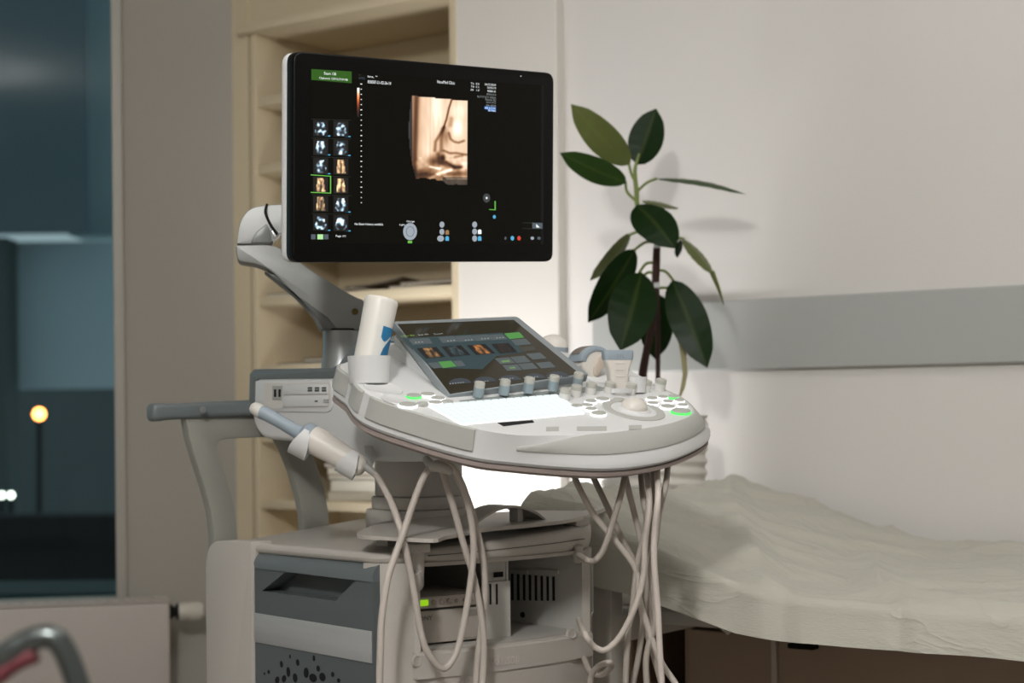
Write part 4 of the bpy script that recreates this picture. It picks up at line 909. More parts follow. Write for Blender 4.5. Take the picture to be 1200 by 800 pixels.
# small scan previews on the touch screen, painted cell by cell
def paint(name, fr, quad, nx, ny, fn, m, parent, z):
    A, Bq, Cq, Dq = [Vector(hit(fr, x, y, z)) for x, y in quad]       # TL TR BR BL
    bm = bmesh.new(); lay = bm.loops.layers.color.new('Col'); G = [[None] * (nx + 1) for _ in range(ny + 1)]
    for j in range(ny + 1):
        for i in range(nx + 1):
            u, w = i / nx, j / ny; G[j][i] = (bm.verts.new((A.lerp(Bq, u)).lerp(Dq.lerp(Cq, u), w)), u, w)
    for j in range(ny):
        for i in range(nx):
            vs_ = [G[j + 1][i], G[j + 1][i + 1], G[j][i + 1], G[j][i]]
            cs = [fn(u, w) for _, u, w in vs_]
            if all(c is None for c in cs): continue
            f = bm.faces.new([v for v, _, _ in vs_])
            for l, c in zip(f.loops, cs): l[lay] = (*(lin([max(0, min(1, k)) for k in (c or (0.03, 0.03, 0.02))])), 1)
    for v in [v for v in bm.verts if not v.link_faces]: bm.verts.remove(v)
    return obj(name, bm, m, parent, fr, 0)
PIC = vcol_mat('scan_picture', 1.15); PICD = vcol_mat('dim_scan_picture', 0.8)
def scan3d(seed, tone):
    def fn(u, w):
        cx = 0.5 + 0.05 * (w - 0.5); hw = 0.20 + 0.10 * w
        if abs(u - cx) > hw or w < 0.08 or w > 0.92: return (0.012, 0.012, 0.01)
        k = 0.88 + 0.35 * noise.noise((u * 7 + seed, w * 4, seed * 1.7)) - 0.5 * max(0, w - 0.7)
        k -= 0.45 * math.exp(-((u - cx - 0.03 + 0.1 * (w - .5)) / 0.04) ** 2) * (w > 0.25)
        return tuple(k * t for t in tone)
    return fn
def scan2d(seed):
    def fn(u, w):
        d = sqrt(((u - .5) / .55) ** 2 + ((w - 0.1) / 0.95) ** 2); wdt = 0.16 + 0.34 * w
        if w < 0.12 or w > 0.92 or abs(u - 0.5) > wdt or d > 0.95: return (0.012, 0.012, 0.01)
        k = 0.62 + 1.0 * noise.noise((u * 5 + seed * 3.1, w * 5, seed)) + 0.25 * math.exp(-((w - 0.3) / 0.15) ** 2)
        k = max(0.03, k); return (k * 0.86, k * 0.93, k * 0.98)
    return fn
PEACH = (0.98, 0.89, 0.78)
for k, (q, fn) in enumerate((([(130, 184), (258, 175), (318, 240), (190, 250)], scan3d(1, (.85, .74, .58))), ([(293, 173), (420, 164), (482, 226), (350, 240)], scan3d(2, (.50, .60, .62))), ([(457, 165), (578, 155), (645, 216), (520, 228)], scan3d(3, (.88, .72, .52))), ([(618, 156), (730, 149), (790, 208), (675, 218)], scan3d(4, (.50, .38, .34))))):
    paint('scan_preview', TF, [P3(*p) for p in q], 16, 10, fn, PICD, tp, 0.0018)
def tknob(px, py, r=0.0078, h=0.0180):
    q = TF @ hit(TF, px, py, 0.0); bm = bm_lathe([(0, -0.004), (r * 1.02, -0.004), (r, h * 0.08), (r, h * 0.58), (r * 0.99, h * 0.62), (r * 0.99, h * 0.92), (r * 0.9, h), (0, h)], 20)
    for f in bm.faces: f.material_index = 1 if max(v.co.z for v in f.verts) > h * 0.6 else 0
    obj('knob', bm, [KB, KC], tp, Matrix.Translation(q) @ CF.to_3x3().to_4x4(), 35)
for px, py in ((560.5, 461.5), (590.5, 458.5), (619, 456), (648, 453.5), (676.5, 450)): tknob(px, py)
obj('slate_strip', bm_prism(hits(CF, [(538, 469), (700, 452), (716, 456.5), (690, 459), (655, 464), (548, 475)], 0.0004), -0.001, 0.0005), mat('slate_strip', '#8f9896', 0.45, var=0.02), con, CF, 0)

# ---- probe holders at the right rear of the console
hq = CF @ hit(CF, 690, 440, 0.0)
def rear(px, py, z=0.0): return CF @ hit(CF, px, py, z)
HR = [(655, 428), (700, 432), (748, 446), (752, 455), (700, 447), (664, 440)]
obj('probe_rack', bm_prism(roundpoly(hits(CF, [(648, 415), (690, 421), (735, 432), (770, 450), (700, 448), (672, 436)], 0.003), 0.01), -0.01, 0.003, 0.001, 2), WHITE, con, CF, 30)
#@@MONITOR
# ---- monitor
NF = frame(496.5, 190, 2.63, 37.4, 95, 2.6)
mc = hits(NF, [(344.5, 59.5), (649.5, 85.5), (648.5, 306.5), (343.5, 307.5)])
mon = obj('monitor', bm_prism(roundpoly(mc, 0.016, 6), -0.022, 0.0, 0.003, 3), BLACK, um, NF, 35)
grow = Matrix.Translation((0, 0, 0)) @ Matrix.Diagonal((1.002, 1.003, 1, 1))
obj('back_shell', bm_prism(roundpoly(mc, 0.018, 6), -0.040, -0.0222, 0.008, 3), WHITE, mon, NF @ grow, 35)
def P1(x, y): return (340 + x / 3.078, 50 + y / 3.078)
def mflat(name, pts, m, z=0.0008, z0=0.0003): return obj(name, bm_prism(hits(NF, pts, z), z0, z), m, mon, NF, 0)
mflat('screen', [P1(77, 95), P1(913, 155), P1(911, 728), P1(77, 722)], SCREENM, 0.0003, -0.0005)
mflat('screen_edge', [P1(906, 154), P1(916, 155), P1(914, 728), P1(904, 728)], HOLE, 0.0005)
GRN = glow('screen_green', '#38701a', 0.6); TXT = glow('screen_white', '#e3e8e8', 1.2); TXB = glow('screen_blue', '#2f7fd6', 0.7); TXD = glow('screen_dim_line', '#4a4d45', 0.55); TXG = glow('screen_light_green', '#b8f0a4', 0.9); TXC = glow('screen_cyan', '#59b3dc', 0.9); LIM = glow('screen_lime_line', '#6cc04a', 0.9); TXR = glow('screen_red', '#d8483a', 0.9); GBT = glow('screen_grey_knob', '#aab4bd', 0.8); GBD = glow('screen_dark_knob', '#5e6a73', 0.7)
mflat('exam_banner', [P1(77, 95), P1(222, 104), P1(222, 146), P1(77, 134)], GRN)
def mtext(s, x0_, x1_, y_, hpx, m=TXT, dy=None):
    d = dy if dy is not None else (0.075 * (1 - (y_ - 60) / 700)) * (x1_ - x0_)
    text_px('screen_text', s, NF, P1(x0_, y_), P1(x1_, y_ + d), hpx / 3.078, m, mon, 0.0012)
mtext('Exam: OB', 123, 166, 110, 10); mtext('Clipboard: 12/913.7/19 MB', 105, 208, 128, 10)
mtext('lana,', 280, 302, 122, 9); mtext('~', 308, 315, 121, 3); mtext('838587-21-02-26-14', 280, 364, 141, 11)
mtext('NovaMed Clinic', 531, 594, 141, 11)
for s, y_ in (('Tis  0.2', 147), ('Tib  0.2', 158), ('MI   1.0', 170)): mtext(s, 652, 682, y_, 6.5)
for s, x0_, y_ in (('26.02.2020', 702, 150), ('16:50:14', 712, 162), ('RAB6-D', 712, 174), ('47Hz/3.4', 708, 186), ('8x7/17.0/21 8.8cm', 675, 194), ('Routine 3D', 705, 205), ('Qual mid2', 708, 215), ('Mix 80/20', 708, 226)): mtext(s, x0_, 742, y_, 7, TXT if y_ < 180 else glow('screen_soft_text', '#aab0b0', 0.7))
mflat('highlight_bar', [P1(701, 229), P1(742, 232), P1(742, 249), P1(714, 247), P1(714, 241), P1(701, 240)], TXB)
mtext('4D 4.1/0.6', 703, 741, 235, 7); mtext('3D Static', 715, 741, 244, 7)
mtext('No Exam History available', 233, 335, 655, 11); mtext('Page 1/1', 165, 200, 698, 10); mtext('Change', 420, 449, 645, 8.5); mtext('Light', 395, 414, 657, 8.5)
# colour bar with depth scale
def bar(u, w): k = 1 - w; return (min(1, .15 + 1.1 * k ** .7), min(1, .05 + 1.05 * k), min(1, .02 + 1.1 * k ** 1.6))
paint('grey_scale_bar', NF, [P1(242, 163), P1(250, 163), P1(249, 268), P1(241, 267)], 2, 14, bar, PIC, mon, 0.0009)
for k in range(24):
    y_ = 149 + k * 18.6; s = 1.8 if k % 5 else 3.0
    mflat('scale_tick', [P1(257 - s, y_ - 1.6), P1(257 + s, y_ - 1.4), P1(257 + s, y_ + 1.6), P1(257 - s, y_ + 1.4)], TXT)
mtext('2 -', 246, 270, 116, 4, TXD); mtext('(G)', 248, 270, 128, 10, GBD)
# main 3D picture
def gs(x, y, cx, cy, sx, sy): return math.exp(-((x - cx) / sx) ** 2 - ((y - cy) / sy) ** 2)
def seg(x, y, pts, w):
    d = 1e9; p = Vector((x, y))
    for a, b in zip(pts, pts[1:]):
        a = Vector(a); b = Vector(b); t = max(0, min(1, (p - a).dot(b - a) / (b - a).length_squared)); d = min(d, (p - a.lerp(b, t)).length)
    return math.exp(-(d / w) ** 2)
def main_pic(u, w):
    x = 50 + u * 472; y = 42 + w * 710                       # coordinates of the enlarged view of the picture
    le = 62 + 0.00030 * (y - 320) ** 2 * (1 if y < 320 else 1.3) ; be = 690 + 0.0 + 50 * max(0, min(1, (x - 250) / 120)) + 14 * noise.noise((x * .02, 1, 3)); te = 47 + 0.05 * (x - 90)
    if x < le or x > 518 or y < te or y > be: return None
    v = 0.93
    v -= 0.16 * (1 - math.exp(-((x - 225) / 140) ** 2)) * (x < 225)
    v += 0.10 * math.exp(-((x - 275) / 45) ** 2) * math.exp(-((y - 120) / 190) ** 2) + 0.06 * gs(x, y, 205, 500, 30, 130)
    v -= 0.42 * math.exp(-((x - 112 + 0.03 * (y - 300)) / 20) ** 2) + 0.25 * math.exp(-((x - 75) / 12) ** 2)
    v -= 0.05 * (230 > x > 222)
    v -= 0.50 * seg(x, y, [(392, 66), (372, 130), (352, 220), (330, 290)], 7) + 0.30 * seg(x, y, [(335, 285), (300, 345), (268, 400), (262, 470)], 12) + 0.28 * seg(x, y, [(325, 300), (312, 380), (312, 470)], 16)
    v -= 0.16 * seg(x, y, [(392, 215), (385, 265)], 18) + 0.30 * seg(x, y, [(372, 330), (385, 375), (415, 398), (450, 404), (492, 388)], 9)
    v += 0.16 * gs(x, y, 440, 285, 36, 70) + 0.08 * gs(x, y, 455, 150, 60, 60)
    v -= 0.20 * gs(x, y, 350, 360, 25, 60) + 0.30 * seg(x, y, [(330, 470), (380, 490), (430, 488), (512, 500)], 9) + 0.2 * seg(x, y, [(420, 520), (480, 508)], 10)
    v -= 0.70 * gs(x, y, 325, 530, 17, 28) + 0.34 * seg(x, y, [(290, 500), (300, 560), (370, 590), (450, 600)], 20) + 0.36 * seg(x, y, [(350, 560), (420, 606), (470, 600)], 12)
    v -= 0.48 * gs(x, y, 180, 655, 90, 42) + 0.40 * gs(x, y, 255, 560, 60, 45) + 0.40 * gs(x, y, 430, 655, 110, 28)
    v += 0.30 * seg(x, y, [(225, 690), (290, 655), (390, 625)], 14) + 0.30 * seg(x, y, [(225, 600), (300, 615)], 9) + 0.10 * gs(x, y, 500, 570, 20, 30)
    v += 0.03 * noise.noise((x * .05, y * .008, 1)) + 0.10 * noise.noise((x * .03, y * .03, 4)) * (y > 520)
    if y > be - 40: v *= 0.75
    v = max(0.06, min(1.08, v))
    if x < 88: return (v * .72, v * .70, v * .72)
    if y > 680 and x > 320: return (v * .80, v * .74, v * .68)
    v = v ** 0.75; return (v ** 0.85 * 1.0, v ** 1.15 * 0.95, v ** 1.5 * 0.90)
def C5(x, y): return (470 + x / 6.667, 105 + y / 6.667)
paint('scan_picture', NF, [C5(50, 42), C5(522, 64), C5(519, 752), C5(50, 752)], 70, 104, main_pic, PIC, mon, 0.0009)
# thumbnails
for r in range(6):
    for c in range(2):
        x0_ = 77 + c * 73; y0_ = 276 + r * 68 + c * 2; 
        kind = {(2, 1): 3, (3, 0): 3, (3, 1): 3, (4, 0): 3}.get((r, c), 2)
        quad = [P1(x0_ + 6, y0_ + 3), P1(x0_ + 60, y0_ + 5), P1(x0_ + 60, y0_ + 62), P1(x0_ + 6, y0_ + 61)]
        paint('thumbnail', NF, quad, 20, 20, scan3d(r + c * 7.3, PEACH) if kind == 3 else scan2d(r * 2.3 + c * 5.1 + 1), PIC, mon, 0.0009)
        mflat('thumbnail_line', [P1(x0_, y0_ - 1), P1(x0_ + 70, y0_ + 1), P1(x0_ + 70, y0_ + 2), P1(x0_, y0_)], TXD)
        if kind == 2: mflat('thumbnail_mark', [P1(x0_ + 50, y0_ + 58), P1(x0_ + 68, y0_ + 58.6), P1(x0_ + 68, y0_ + 62.5), P1(x0_ + 50, y0_ + 62)], TXC)
for q in ([(75, 475), (148, 480), (148, 483), (75, 478)], [(75, 538), (148, 541), (148, 544), (75, 541)], [(145, 480), (148, 480), (148, 544), (145, 544)]): mflat('selection_line', [P1(*p) for p in q], LIM, 0.0012)
for k, m in enumerate((GBD, TXG, GBD)): mflat('page_button', [P1(76 + k * 23, 691), P1(92 + k * 23 + 4 * (k == 1), 691), P1(92 + k * 23 + 4 * (k == 1), 709), P1(76 + k * 23, 709)], m)
def disc(name, x, y, rx, ry, m, z=0.0008):
    mflat(name, [P1(x + rx * cos(2 * pi * k / 18), y + ry * sin(2 * pi * k / 18)) for k in range(18)], m, z)
disc('soft_knob', 433, 681, 25, 31, GBT); disc('soft_knob', 433, 681, 15, 19, GBD, 0.0010); disc('soft_knob', 433, 681, 13, 17, GBT, 0.0012)
mflat('status_mark', [P1(425, 714), P1(440, 714), P1(440, 723), P1(425, 723)], LIM)
for x_, ys_ in ((548, (656, 682, 706)), (666, (656, 681, 706))):
    for i, y_ in enumerate(ys_): disc('soft_button', x_ - (5 if x_ < 600 and i == 2 else 0), y_, 12 if x_ < 600 and i == 2 else 8.5, 11, GBT)
for x_, y_, m in ((567, 684, glow('screen_tan', '#b08a5c', .7)), (567, 706, TXC), (684, 682, TXT), (684, 706, TXC)): mflat('soft_icon', [P1(x_ - 6, y_ - 6), P1(x_, y_ - 9), P1(x_ + 6, y_ - 6), P1(x_ + 6, y_ + 8), P1(x_ - 6, y_ + 8)], m)
disc('joystick_glow', 709, 560, 13, 16, glow('screen_dim_grey', '#4f5355', .55)); disc('joystick_dot', 709, 560, 3, 4, TXT, 0.0010)
mflat('corner_line', [P1(718, 600), P1(738, 601), P1(738, 571), P1(741.5, 571), P1(741.5, 604), P1(718, 602.5)], LIM); disc('status_dot', 737, 628, 5, 6.5, TXC)
mflat('mode_switch', [P1(874, 649), P1(910, 650), P1(910, 671), P1(874, 670)], GBD); mflat('mode_arrow', [P1(888, 654), P1(900, 666), P1(888, 666)], TXT, 0.0011)
mflat('mode_frame', [P1(838, 649), P1(873, 649), P1(873, 650.4), P1(838, 650.4)], TXD); mflat('mode_frame', [P1(838, 669), P1(873, 670), P1(873, 671.4), P1(838, 670.4)], TXD)
for x_, m in ((777, GBD), (802, TXC), (826, TXR), (874, GBT), (898, GBD)): disc('tray_icon', x_, 705, 6 if x_ != 777 else 3.5, 8 if x_ in (802, 826) else 5.5, m)
mflat('power_light', [P1(831, 119), P1(834, 119), P1(834, 122), P1(831, 122)], TXT)

# ---- articulated arm
AF = frame(350, 330, 2.78, 8, 90)
ARM = mat('satin_grey_arm', '#8d8f8c', 0.38, 0.25, var=0.03)
lk = roundpoly(hits(AF, [(276, 287), (277, 300), (280, 307), (300, 309), (318, 317), (345, 345), (368, 370), (376, 387), (424, 387), (427, 352), (412, 346), (360, 314), (335, 294), (318, 286)]), [0.004, 0.008, 0.01, 0.02, 0.03, 0.03, 0.02, 0.004, 0.004, 0.006, 0.03, 0.04, 0.03, 0.02], 5)
arm = obj('monitor_arm', bm_prism(lk, -0.07, 0.0, 0.016, 4), ARM, um, AF, 40)
obj('arm_inlay', bm_prism(hits(AF, [(310, 318), (322, 322), (350, 347), (385, 372), (396, 386), (378, 386), (370, 372), (345, 346)]), -0.062, 0.002, 0.004, 2), mat('dark_arm_inlay', '#666866', 0.4, 0.2, var=0.02), arm, AF, 40)
q = hit(AF, 416, 365); obj('arm_screw', bm_lathe([(0.0055, 0), (0.0055, 0.002), (0.003, 0.0022), (0.0025, 0.0008), (0, 0.0008)], 14), mat('brass_screw', '#6d5b3a', 0.4, 0.8), arm, AF @ Matrix.Translation((q.x, q.y, 0.0)))
eb = roundpoly(hits(AF, [(277, 285.5), (280, 262), (288, 248), (300, 241), (330, 239), (360, 240), (360, 272), (335, 272), (322, 280), (316, 285.5)]), [0.003, 0.02, 0.02, 0.015, 0.01, 0.01, 0.01, 0.01, 0.01, 0.003], 5)
elb = obj('elbow_joint', bm_prism(eb, -0.066, -0.002, 0.013, 4), mat('light_grey_elbow', '#a3a5a3', 0.4, 0.2, var=0.03), um, AF, 40)
obj('elbow_seam', bm_tube([at(313, 239.5, 2.777), at(311, 249, 2.765), at(317, 263, 2.763), at(325, 274, 2.768)], 0.0022, 8, 5), HOLE, elb)
obj('elbow_cover', bm_prism(hits(AF, [(294, 284.5), (300, 272), (312, 262), (317, 270), (318, 284.5)]), -0.05, 0.0015, 0.003, 2), mat('mid_grey_cover', '#7f8280', 0.4, 0.2), elb, AF, 40)
obj('bright_link', bm_prism(hits(AF, [(317, 267), (325, 272), (340, 267), (344, 270), (330, 274), (320, 284)]), -0.045, 0.001, 0.002), mat('polished_link', '#c9cbcb', 0.2, 0.8), elb, AF, 40)
mb = NF @ Vector((0.0, 0.0, -0.038)); ab = AF @ hit(AF, 352, 256, -0.035)
obj('monitor_bracket', bm_tube([ab - RV * 0.02, ab.lerp(mb, 0.3) + FV * 0.03, ab.lerp(mb, 0.7) + FV * 0.02, mb], [0.022, 0.024, 0.026, 0.034], 14, 5), ARM, arm)
obj('monitor_mount', bm_prism(rrect(0.10, 0.10, 0.01), -0.052, -0.0395, 0.002), ARM, mon, NF, 30)
nk0 = at(401, 436, 2.815); nk1 = at(401, 387, 2.815); hN = (nk1 - nk0).length
NKP = [(0, -0.01), (0.040, -0.01), (0.036, 0.0), (0.0325, hN * 0.3), (0.0312, hN * 0.7), (0.0312, hN), (0, hN)]
nk0.z = nk0.z
obj('arm_post', bm_lathe(NKP, 32, Matrix.Translation(nk0)), STEEL, um, None, 40)
obj('arm_post_seam', bm_lathe([(0.0318, hN - 0.001), (0.0318, hN + 0.002), (0, hN + 0.002)], 32, Matrix.Translation(nk0)), HOLE, um)

# ================================================================== things resting in the machine's holders
# gel bottle, upside down and leaning in its holder
ba = at(431, 432, vb); bt = at(447.5, 350, vb + 0.012)
axb = (bt - ba).normalized(); Lb = (bt - ba).length
xb_ = (RV - axb * RV.dot(axb)).normalized(); yb_ = axb.cross(xb_)
BM_ = Matrix((( xb_.x, yb_.x, axb.x, ba.x), (xb_.y, yb_.y, axb.y, ba.y), (xb_.z, yb_.z, axb.z, ba.z), (0, 0, 0, 1)))
gel = thing('gel_bottle', None, 'white ultrasound gel bottle upside down in the round holder', 'bottle', None, BM_)
rB = 20.0 * vb / FPX
obj('bottle_body', bm_lathe([(0, -0.012), (rB * 0.5, -0.012), (rB * 0.92, -0.004), (rB * 0.93, 0.004), (rB * 0.96, Lb * 0.6), (rB, Lb * 0.94), (rB * 0.99, Lb * 0.975), (rB * 0.93, Lb), (rB * 0.80, Lb), (rB * 0.72, Lb * 0.985), (rB * 0.3, Lb * 0.975), (0, Lb * 0.98)], 40), mat('milky_bottle_plastic', '#e8e5de', 0.38, var=0.01), gel, BM_, 50)
def wrap(a0, a1, z0, z1, n=10, off=0.0006, edge=None):
    bm = bmesh.new(); R_ = []
    for k in range(n + 1):
        a = radians(a0 + (a1 - a0) * k / n); lo, hi = (z0, z1) if edge is None else edge(k / n)
        R_.append([bm.verts.new(((rB * (0.93 + 0.07 * z / Lb) + off) * cos(a), (rB * (0.93 + 0.07 * z / Lb) + off) * sin(a), z)) for z in (lo, (lo + hi) / 2, hi)])
    for A, Bq in zip(R_, R_[1:]):
        for k in range(2): bm.faces.new((A[k], Bq[k], Bq[k + 1], A[k + 1]))
    return bm
obj('label', wrap(-80, 40, 0.012, Lb * 0.60), mat('label_white', '#e3e3e0', 0.35), gel, BM_, 60)
BLU = mat('label_blue_print', '#2377a8', 0.35, var=0.12, scale=60)
obj('label_print', wrap(-60, 30, Lb * 0.42, Lb * 0.60, 10, 0.0009, lambda t: (Lb * (0.44 - 0.05 * sin(t * 9)), Lb * 0.60)), BLU, gel, BM_, 60)
obj('label_print', wrap(-52, 30, 0.014, Lb * 0.3, 10, 0.0009, lambda t: (0.013, 0.016 + Lb * 0.30 * sqrt(min(1, t * 2.2)))), BLU, gel, BM_, 60)

def vframe(px, py, v, yaw=0, tilt=90): return frame(px, py, v, yaw, tilt)
CABLES = []
def cable(pts, v, label, m=CABLE, r=0.0046, name='probe_cable', grp='hanging probe cables', parent=None):
    P = []
    for q in pts:
        x, y = q[0], q[1]; d = q[2] if len(q) > 2 else 0.0
        P.append(at(x, y, (v(x) if callable(v) else v) + d))
    o = obj(name, bm_tube(P, r, 10, 6), m, parent, None, 60)
    if parent is None: tag(o, label, 'cable', grp)
    return o
# transvaginal probe clipped along the console's left side
EV = 2.545
ev = thing('rod_probe', at(360, 510, EV), 'ivory and blue-grey rod-shaped probe clipped below the disc drive', 'probe')
def ep(x, y, d=0.0): return at(x, y, EV + d)
s_ = EV / FPX
obj('probe_shaft', bm_tube([ep(306, 482.5, .028), ep(312, 485, .026), ep(330, 495, .02), ep(348, 505.5, .012), ep(358, 511, .008)], [8.3 * s_, 8.2 * s_, 7.8 * s_, 8.6 * s_, 11 * s_], 18, 4), PROBEB, ev, None, 60)
obj('probe_tip', bm_tube([ep(293.5, 475.5, .034), ep(294.5, 476, .034), ep(297, 477.5, .033), ep(302, 480, .030), ep(307, 483, .028)], [0.5 * s_, 4.5 * s_, 7.2 * s_, 8.3 * s_, 8.4 * s_], 18), mat('white_probe_tip', '#d9d6cf', 0.35), ev, None, 60)
obj('probe_collar', bm_tube([ep(353, 508, .010), ep(356, 509.5, .009), ep(361, 512, .007), ep(366, 514.6, .005)], [10 * s_, 15.5 * s_, 17.5 * s_, 17.3 * s_], 22, 3), PROBEB, ev, None, 60)
obj('probe_grip', bm_tube([ep(362, 512.5, .006), ep(372, 517.5, .004), ep(390, 528, .0), ep(408, 539, -.004), ep(424, 547, -.008), ep(428, 549, -.009)], [16.9 * s_, 17.0 * s_, 15.8 * s_, 14.5 * s_, 11.5 * s_, 5 * s_], 22, 3), PROBEW, ev, None, 60)
obj('cable_boot', bm_tube([ep(424, 543, -.008), ep(432, 549, -.01), ep(443, 558, -.012)], [5.6 * s_, 4.6 * s_, 3.9 * s_], 12, 3), LGREY, ev, None, 60)
# clips that hold it: they belong to the console
def clip(c, w, rad, a0, a1, axis_pts, name='probe_clip', th=0.0028):
    A = Vector(ep(*axis_pts[0])); Bq = Vector(ep(*axis_pts[1])); ax = (Bq - A).normalized(); C_ = Vector(ep(*c)); u = (UP - ax * UP.dot(ax)).normalized(); v_ = ax.cross(u); rings_ = []
    n = 18
    for k in range(n + 1):
        a = radians(a0 + (a1 - a0) * k / n); d = u * cos(a) + v_ * sin(a); e = 0.35 + 0.65 * min(1, 4 * min(k, n - k) / n); ww = w * e
        rings_.append([C_ + d * rad - ax * ww / 2, C_ + d * (rad + th) - ax * ww / 2, C_ + d * (rad + th) + ax * ww / 2, C_ + d * rad + ax * ww / 2])
    return obj(name, bm_loft(rings_), WHITE, hou, None, 40)
clip((357, 515, .01), 0.028, 20 * s_, 55, 300, ((340, 502), (390, 528)))
clip((411, 541, -.004), 0.030, 16 * s_, 40, 300, ((390, 528), (424, 547)))
obj('clip_bracket', bm_loft([[at(427, 522, 2.60), at(440, 522, 2.62), at(440, 522, 2.64), at(427, 522, 2.62)], [at(428, 540, 2.58), at(441, 535, 2.60), at(441, 535, 2.62), at(428, 540, 2.60)], [at(421, 548, 2.555), at(434, 552, 2.57), at(434, 552, 2.59), at(421, 548, 2.575)]]), WHITE, hou, None, 30)
vl = lambda x: 2.375 + (x - 445) * 0.0008
cable([(440, 556, .13), (445, 563, .10), (459, 590, .04), (472, 629, .005), (484.5, 689, 0), (492, 735, 0), (501, 764, 0), (519, 783, 0), (532, 770, 0), (540, 746), (550, 692), (555, 638), (549, 592), (540, 564), (527, 545), (514, 541, .008)], vl, 'beige rod probe cable looping down over the cart front and up to the hook', r=0.0050)
cable([(514, 542, .01), (505, 547), (495, 562), (484, 590), (471, 629, -.008), (458, 665, -.012), (452, 690, -.012), (447, 728, -.012), (445.5, 770, -.012), (445, 800, -.01), (446, 870, 0)], vl, 'beige cable hanging leftmost from the hook under the console', r=0.0050)
cable([(519, 552, .03), (524, 570, .02), (532, 596, .014), (544, 640, .014), (556, 680, .014), (565, 728, .014), (567, 770, .014), (564, 810, .014), (555, 860, .014)], vl, 'beige cable dropping behind the loop in front of the printer', r=0.0050)
cable([(531, 549, .025), (546, 580, .03), (556, 610, .03), (566, 655, .028), (568, 700, .028), (562, 752, .028), (558, 800, .028), (558, 860, .028)], vl, 'beige cable hanging rightmost beside the printer slots', r=0.0050)
# hook under the console that carries the loops
hk = [at(500, 538, 2.50), at(506, 546, 2.43), at(512, 546.5, 2.405), at(522, 549, 2.40), at(528, 552.5, 2.405)]
obj('loop_hook', bm_tube(hk, [0.006, 0.0075, 0.0075, 0.0075, 0.005], 12, 5), SHELL, con)

# ---- probes standing in the rack
def box_ring(fr, c, w, d, z, r): return [(c[0] + x, c[1] + y, z) for x, y in rrect(w, d, r, 4)]
LV = 2.585
LPF = Matrix.Translation(at(724, 456, LV)) @ rotm(20, 0).to_4x4()
k_ = LV / FPX
lpz = lambda py: (456 - py) * k_
lprobe = thing('linear_probe', None, 'white linear probe with blue-grey head standing in the rack', 'probe', 'probes in the console rack', LPF)
def lring(py, w, d): return [(x, y, lpz(py)) for x, y in rrect(w * k_, d * k_, min(w, d) * k_ * 0.3, 4)]
obj('probe_body', bm_loft([lring(462, 24, 16), lring(446, 24, 16), lring(436, 25, 16), lring(428, 30, 16), lring(422, 35, 15), lring(421.5, 35, 15)]), PROBEW, lprobe, LPF, 45)
obj('probe_head', bm_loft([lring(421.8, 35.5, 15.5), lring(419, 37, 16), lring(412, 37.5, 16), lring(410.5, 36.5, 15), lring(410, 34, 12)]), PROBEB, lprobe, LPF, 45)
LFF = LPF @ Matrix.Translation((0, -8.05 * k_, 0)) @ Matrix.Rotation(pi / 2, 4, 'X')
text_fit('lettering', '11L', LFF, -3.5 * k_, 5 * k_, lpz(419.3), lpz(415), glow('pale_glowing_print', '#e8eef2', 0.25), lprobe, 0.0004)  # pale print is given its own glow, there is no lamp in it
for py in (426, 433.5, 441):
    obj('grip_ridge', bm_tube([LPF @ Vector((x * k_, -8.2 * k_, lpz(py) - 0.0010 * abs(x) / 5 * (-1 if py < 430 else -1) * 0.6)) for x in (-6, -3, 0, 3, 6)], 0.0008, 6), PROBEW, lprobe)
# curved probe seen from its edge
QF = frame(697, 437, 2.635, 25, 90)
cprobe = thing('curved_probe', at(694, 440, 2.635), 'ivory convex probe with blue-grey band and taupe lens in the rack', 'probe', 'probes in the console rack')
obj('probe_body', bm_prism(hits(QF, [(712, 425)] + [(697 + 15.5 * cos(radians(a)), 423.5 - 15.5 * sin(radians(a))) for a in range(30, 181, 15)] + [(680, 428), (683, 434), (689, 439), (690, 448), (700, 448), (703, 436)]), -0.035, 0.004, 0.006, 3), PROBEW, cprobe, QF, 45)
arc = lambda r0, cx, cy, a0, a1, n=10: [(cx + r0 * cos(radians(a0 + (a1 - a0) * k / n)), cy - r0 * sin(radians(a0 + (a1 - a0) * k / n))) for k in range(n + 1)]
obj('probe_band', bm_prism(hits(QF, arc(18.5, 697, 423.5, 178, 35) + arc(13, 698.5, 424.5, 35, 178)), -0.04, 0.006, 0.002, 2), PROBEB, cprobe, QF, 45)
obj('acoustic_lens', bm_prism(hits(QF, arc(19.3, 697, 423.8, 150, 60) + arc(16, 697, 423.8, 60, 150)), -0.034, -0.004, 0.002, 2), LENS, cprobe, QF, 45)
obj('probe_cheek', bm_prism(roundpoly(hits(QF, [(696, 425), (700, 417), (706, 415), (709, 420), (709, 428), (703, 433), (700, 440), (694, 441), (693, 432)]), 0.005), 0.0, 0.0075, 0.002, 2), mat('tan_probe_cheek', '#cdbfb0', 0.45), cprobe, QF, 45)
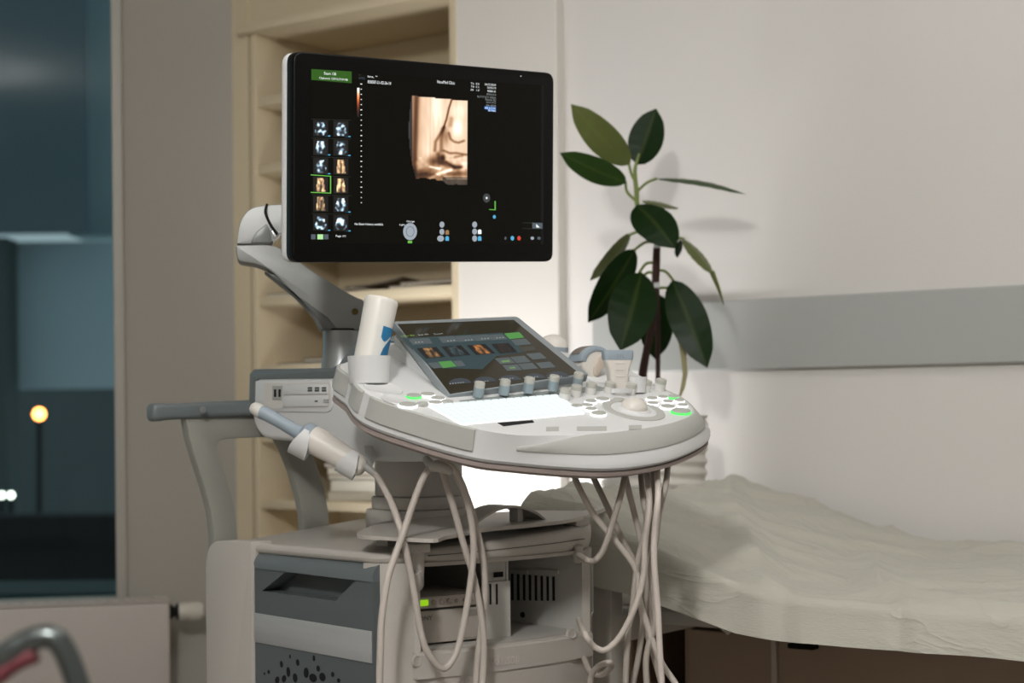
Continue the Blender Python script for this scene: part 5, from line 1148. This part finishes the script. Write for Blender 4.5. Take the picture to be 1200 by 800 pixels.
# volume probe behind the touch panel: a ball head with a slate lower band
BV = 2.80
vprobe = thing('volume_probe', at(648, 440, BV), 'round-headed white volume probe behind the touch panel', 'probe', 'probes in the console rack')
kb2 = BV / FPX
VB = Matrix.Translation(at(648, 409, BV)) @ Matrix.Rotation(radians(6), 4, 'Y')
R2 = 18.0 * kb2
obj('probe_head', bm_lathe([(R2, 0.004)] + [(R2 * cos(a), R2 * 0.98 * sin(a)) for a in [pi / 2 * k / 10 for k in range(2, 11)]], 32), PROBEW, vprobe, VB, 60)
obj('probe_band', bm_lathe([(R2 * 1.005, 0.0045), (R2 * 1.005, -R2 * 0.4), (R2 * 0.9, -R2 * 0.85), (R2 * 0.5, -R2 * 1.05), (0, -R2 * 1.05)], 32), PROBEB, vprobe, VB, 60)
obj('probe_grip', bm_lathe([(R2 * 0.55, -R2 * 1.0), (R2 * 0.5, -R2 * 1.6), (R2 * 0.5, -R2 * 2.6), (0, -R2 * 2.6)], 24), PROBEW, vprobe, VB, 60)
obj('rack_cup', bm_lathe([(0.0, -0.004), (0.016, -0.004), (0.018, 0.02), (0.0155, 0.02), (0.0145, 0.0), (0, 0.0)], 28), WHITE, con, Matrix.Translation(at(744, 457, 2.60)), 40)
obj('rack_cup', bm_lathe([(0.024, -0.006), (0.0255, 0.001), (0.022, 0.001), (0.021, -0.004)], 32), WHITE, con, Matrix.Translation(at(724, 456, 2.585)) @ rotm(20, 0).to_4x4(), 40)

# ---- probe cables hanging under the console's right half
RVD = 2.46
RC = [([(664, 536), (668, 546), (682, 578), (699.5, 607.5), (727.5, 641), (745, 667), (748, 695), (755.5, 723), (773, 772), (794, 805), (815, 850)], .0, 'cable leaving the console leftmost and drifting right into the bundle', CABLE),
      ([(684, 536), (689, 546), (710, 590), (731, 635.5), (746, 665), (749, 702), (758, 740), (768, 775), (777, 810), (783, 850)], .03, 'second cable from the left at the console edge', CABLEG),
      ([(737, 536), (734.5, 546), (727.5, 579.5), (715, 621.5), (706.5, 645), (697, 656.5), (688, 656), (678, 650, .12)], -.02, 'cable curving left to the hook on the cart\'s right post', CABLEG),
      ([(730, 545), (734.5, 565.5), (741.5, 593.5), (750, 628.5), (756, 660), (761, 702), (762, 744), (757, 772), (759, 810), (760, 850)], .04, 'cable running straight down the middle of the bundle', CABLE),
      ([(749, 535), (750, 546), (754, 586.5), (758, 611), (749, 649.5), (745, 674), (741.5, 709), (736, 744), (733, 800), (732, 850)], .0, 'cable reaching the bottom edge leftmost of the bundle', CABLEG),
      ([(756, 535), (757, 546), (761, 590), (756, 635.5), (754, 674), (745, 709), (727.5, 744), (710, 761), (696, 757), (685, 742), (678, 726, .12)], -.03, 'cable swinging back in a wide loop to the cart\'s lower right side', CABLE),
      ([(764, 535), (765, 545), (766, 590), (761, 635.5), (758, 677), (754, 725), (748, 770), (741, 805), (736, 850)], .03, 'cable slanting down to the left at the bottom of the bundle', CABLEG),
      ([(770, 535), (770, 545), (771, 583), (767, 625), (766.7, 660), (771, 716), (773, 758), (776, 810), (777, 850)], -.04, 'pale straight cable in front of the bundle', mat('pale_cable_sheath', '#cfc5bd', 0.5, var=0.03)),
      ([(783, 532), (783, 542), (780, 569), (773, 597), (769, 630), (763, 667), (767, 705), (767, 732), (759, 760), (757, 785), (760, 830)], .0, 'cable leaving the console edge rightmost', CABLEG),
      ([(690, 850, .06), (692, 797, .05), (701, 781, .02), (714, 776, 0), (716, 781, .03), (706, 790, .08), (692, 787, .12), (684, 770, .2)], .02, 'short cable loop at the foot of the cart\'s right side', CABLE)]
for pts, dv, lab, m in RC: cable([(*p[:2], (p[2] if len(p) > 2 else 0) + (0.13 if i == 0 and p[1] < 560 else 0.07 if i == 1 and p[1] < 560 else 0)) for i, p in enumerate(pts)], RVD + dv, lab + ' under the console', m, 0.0046)
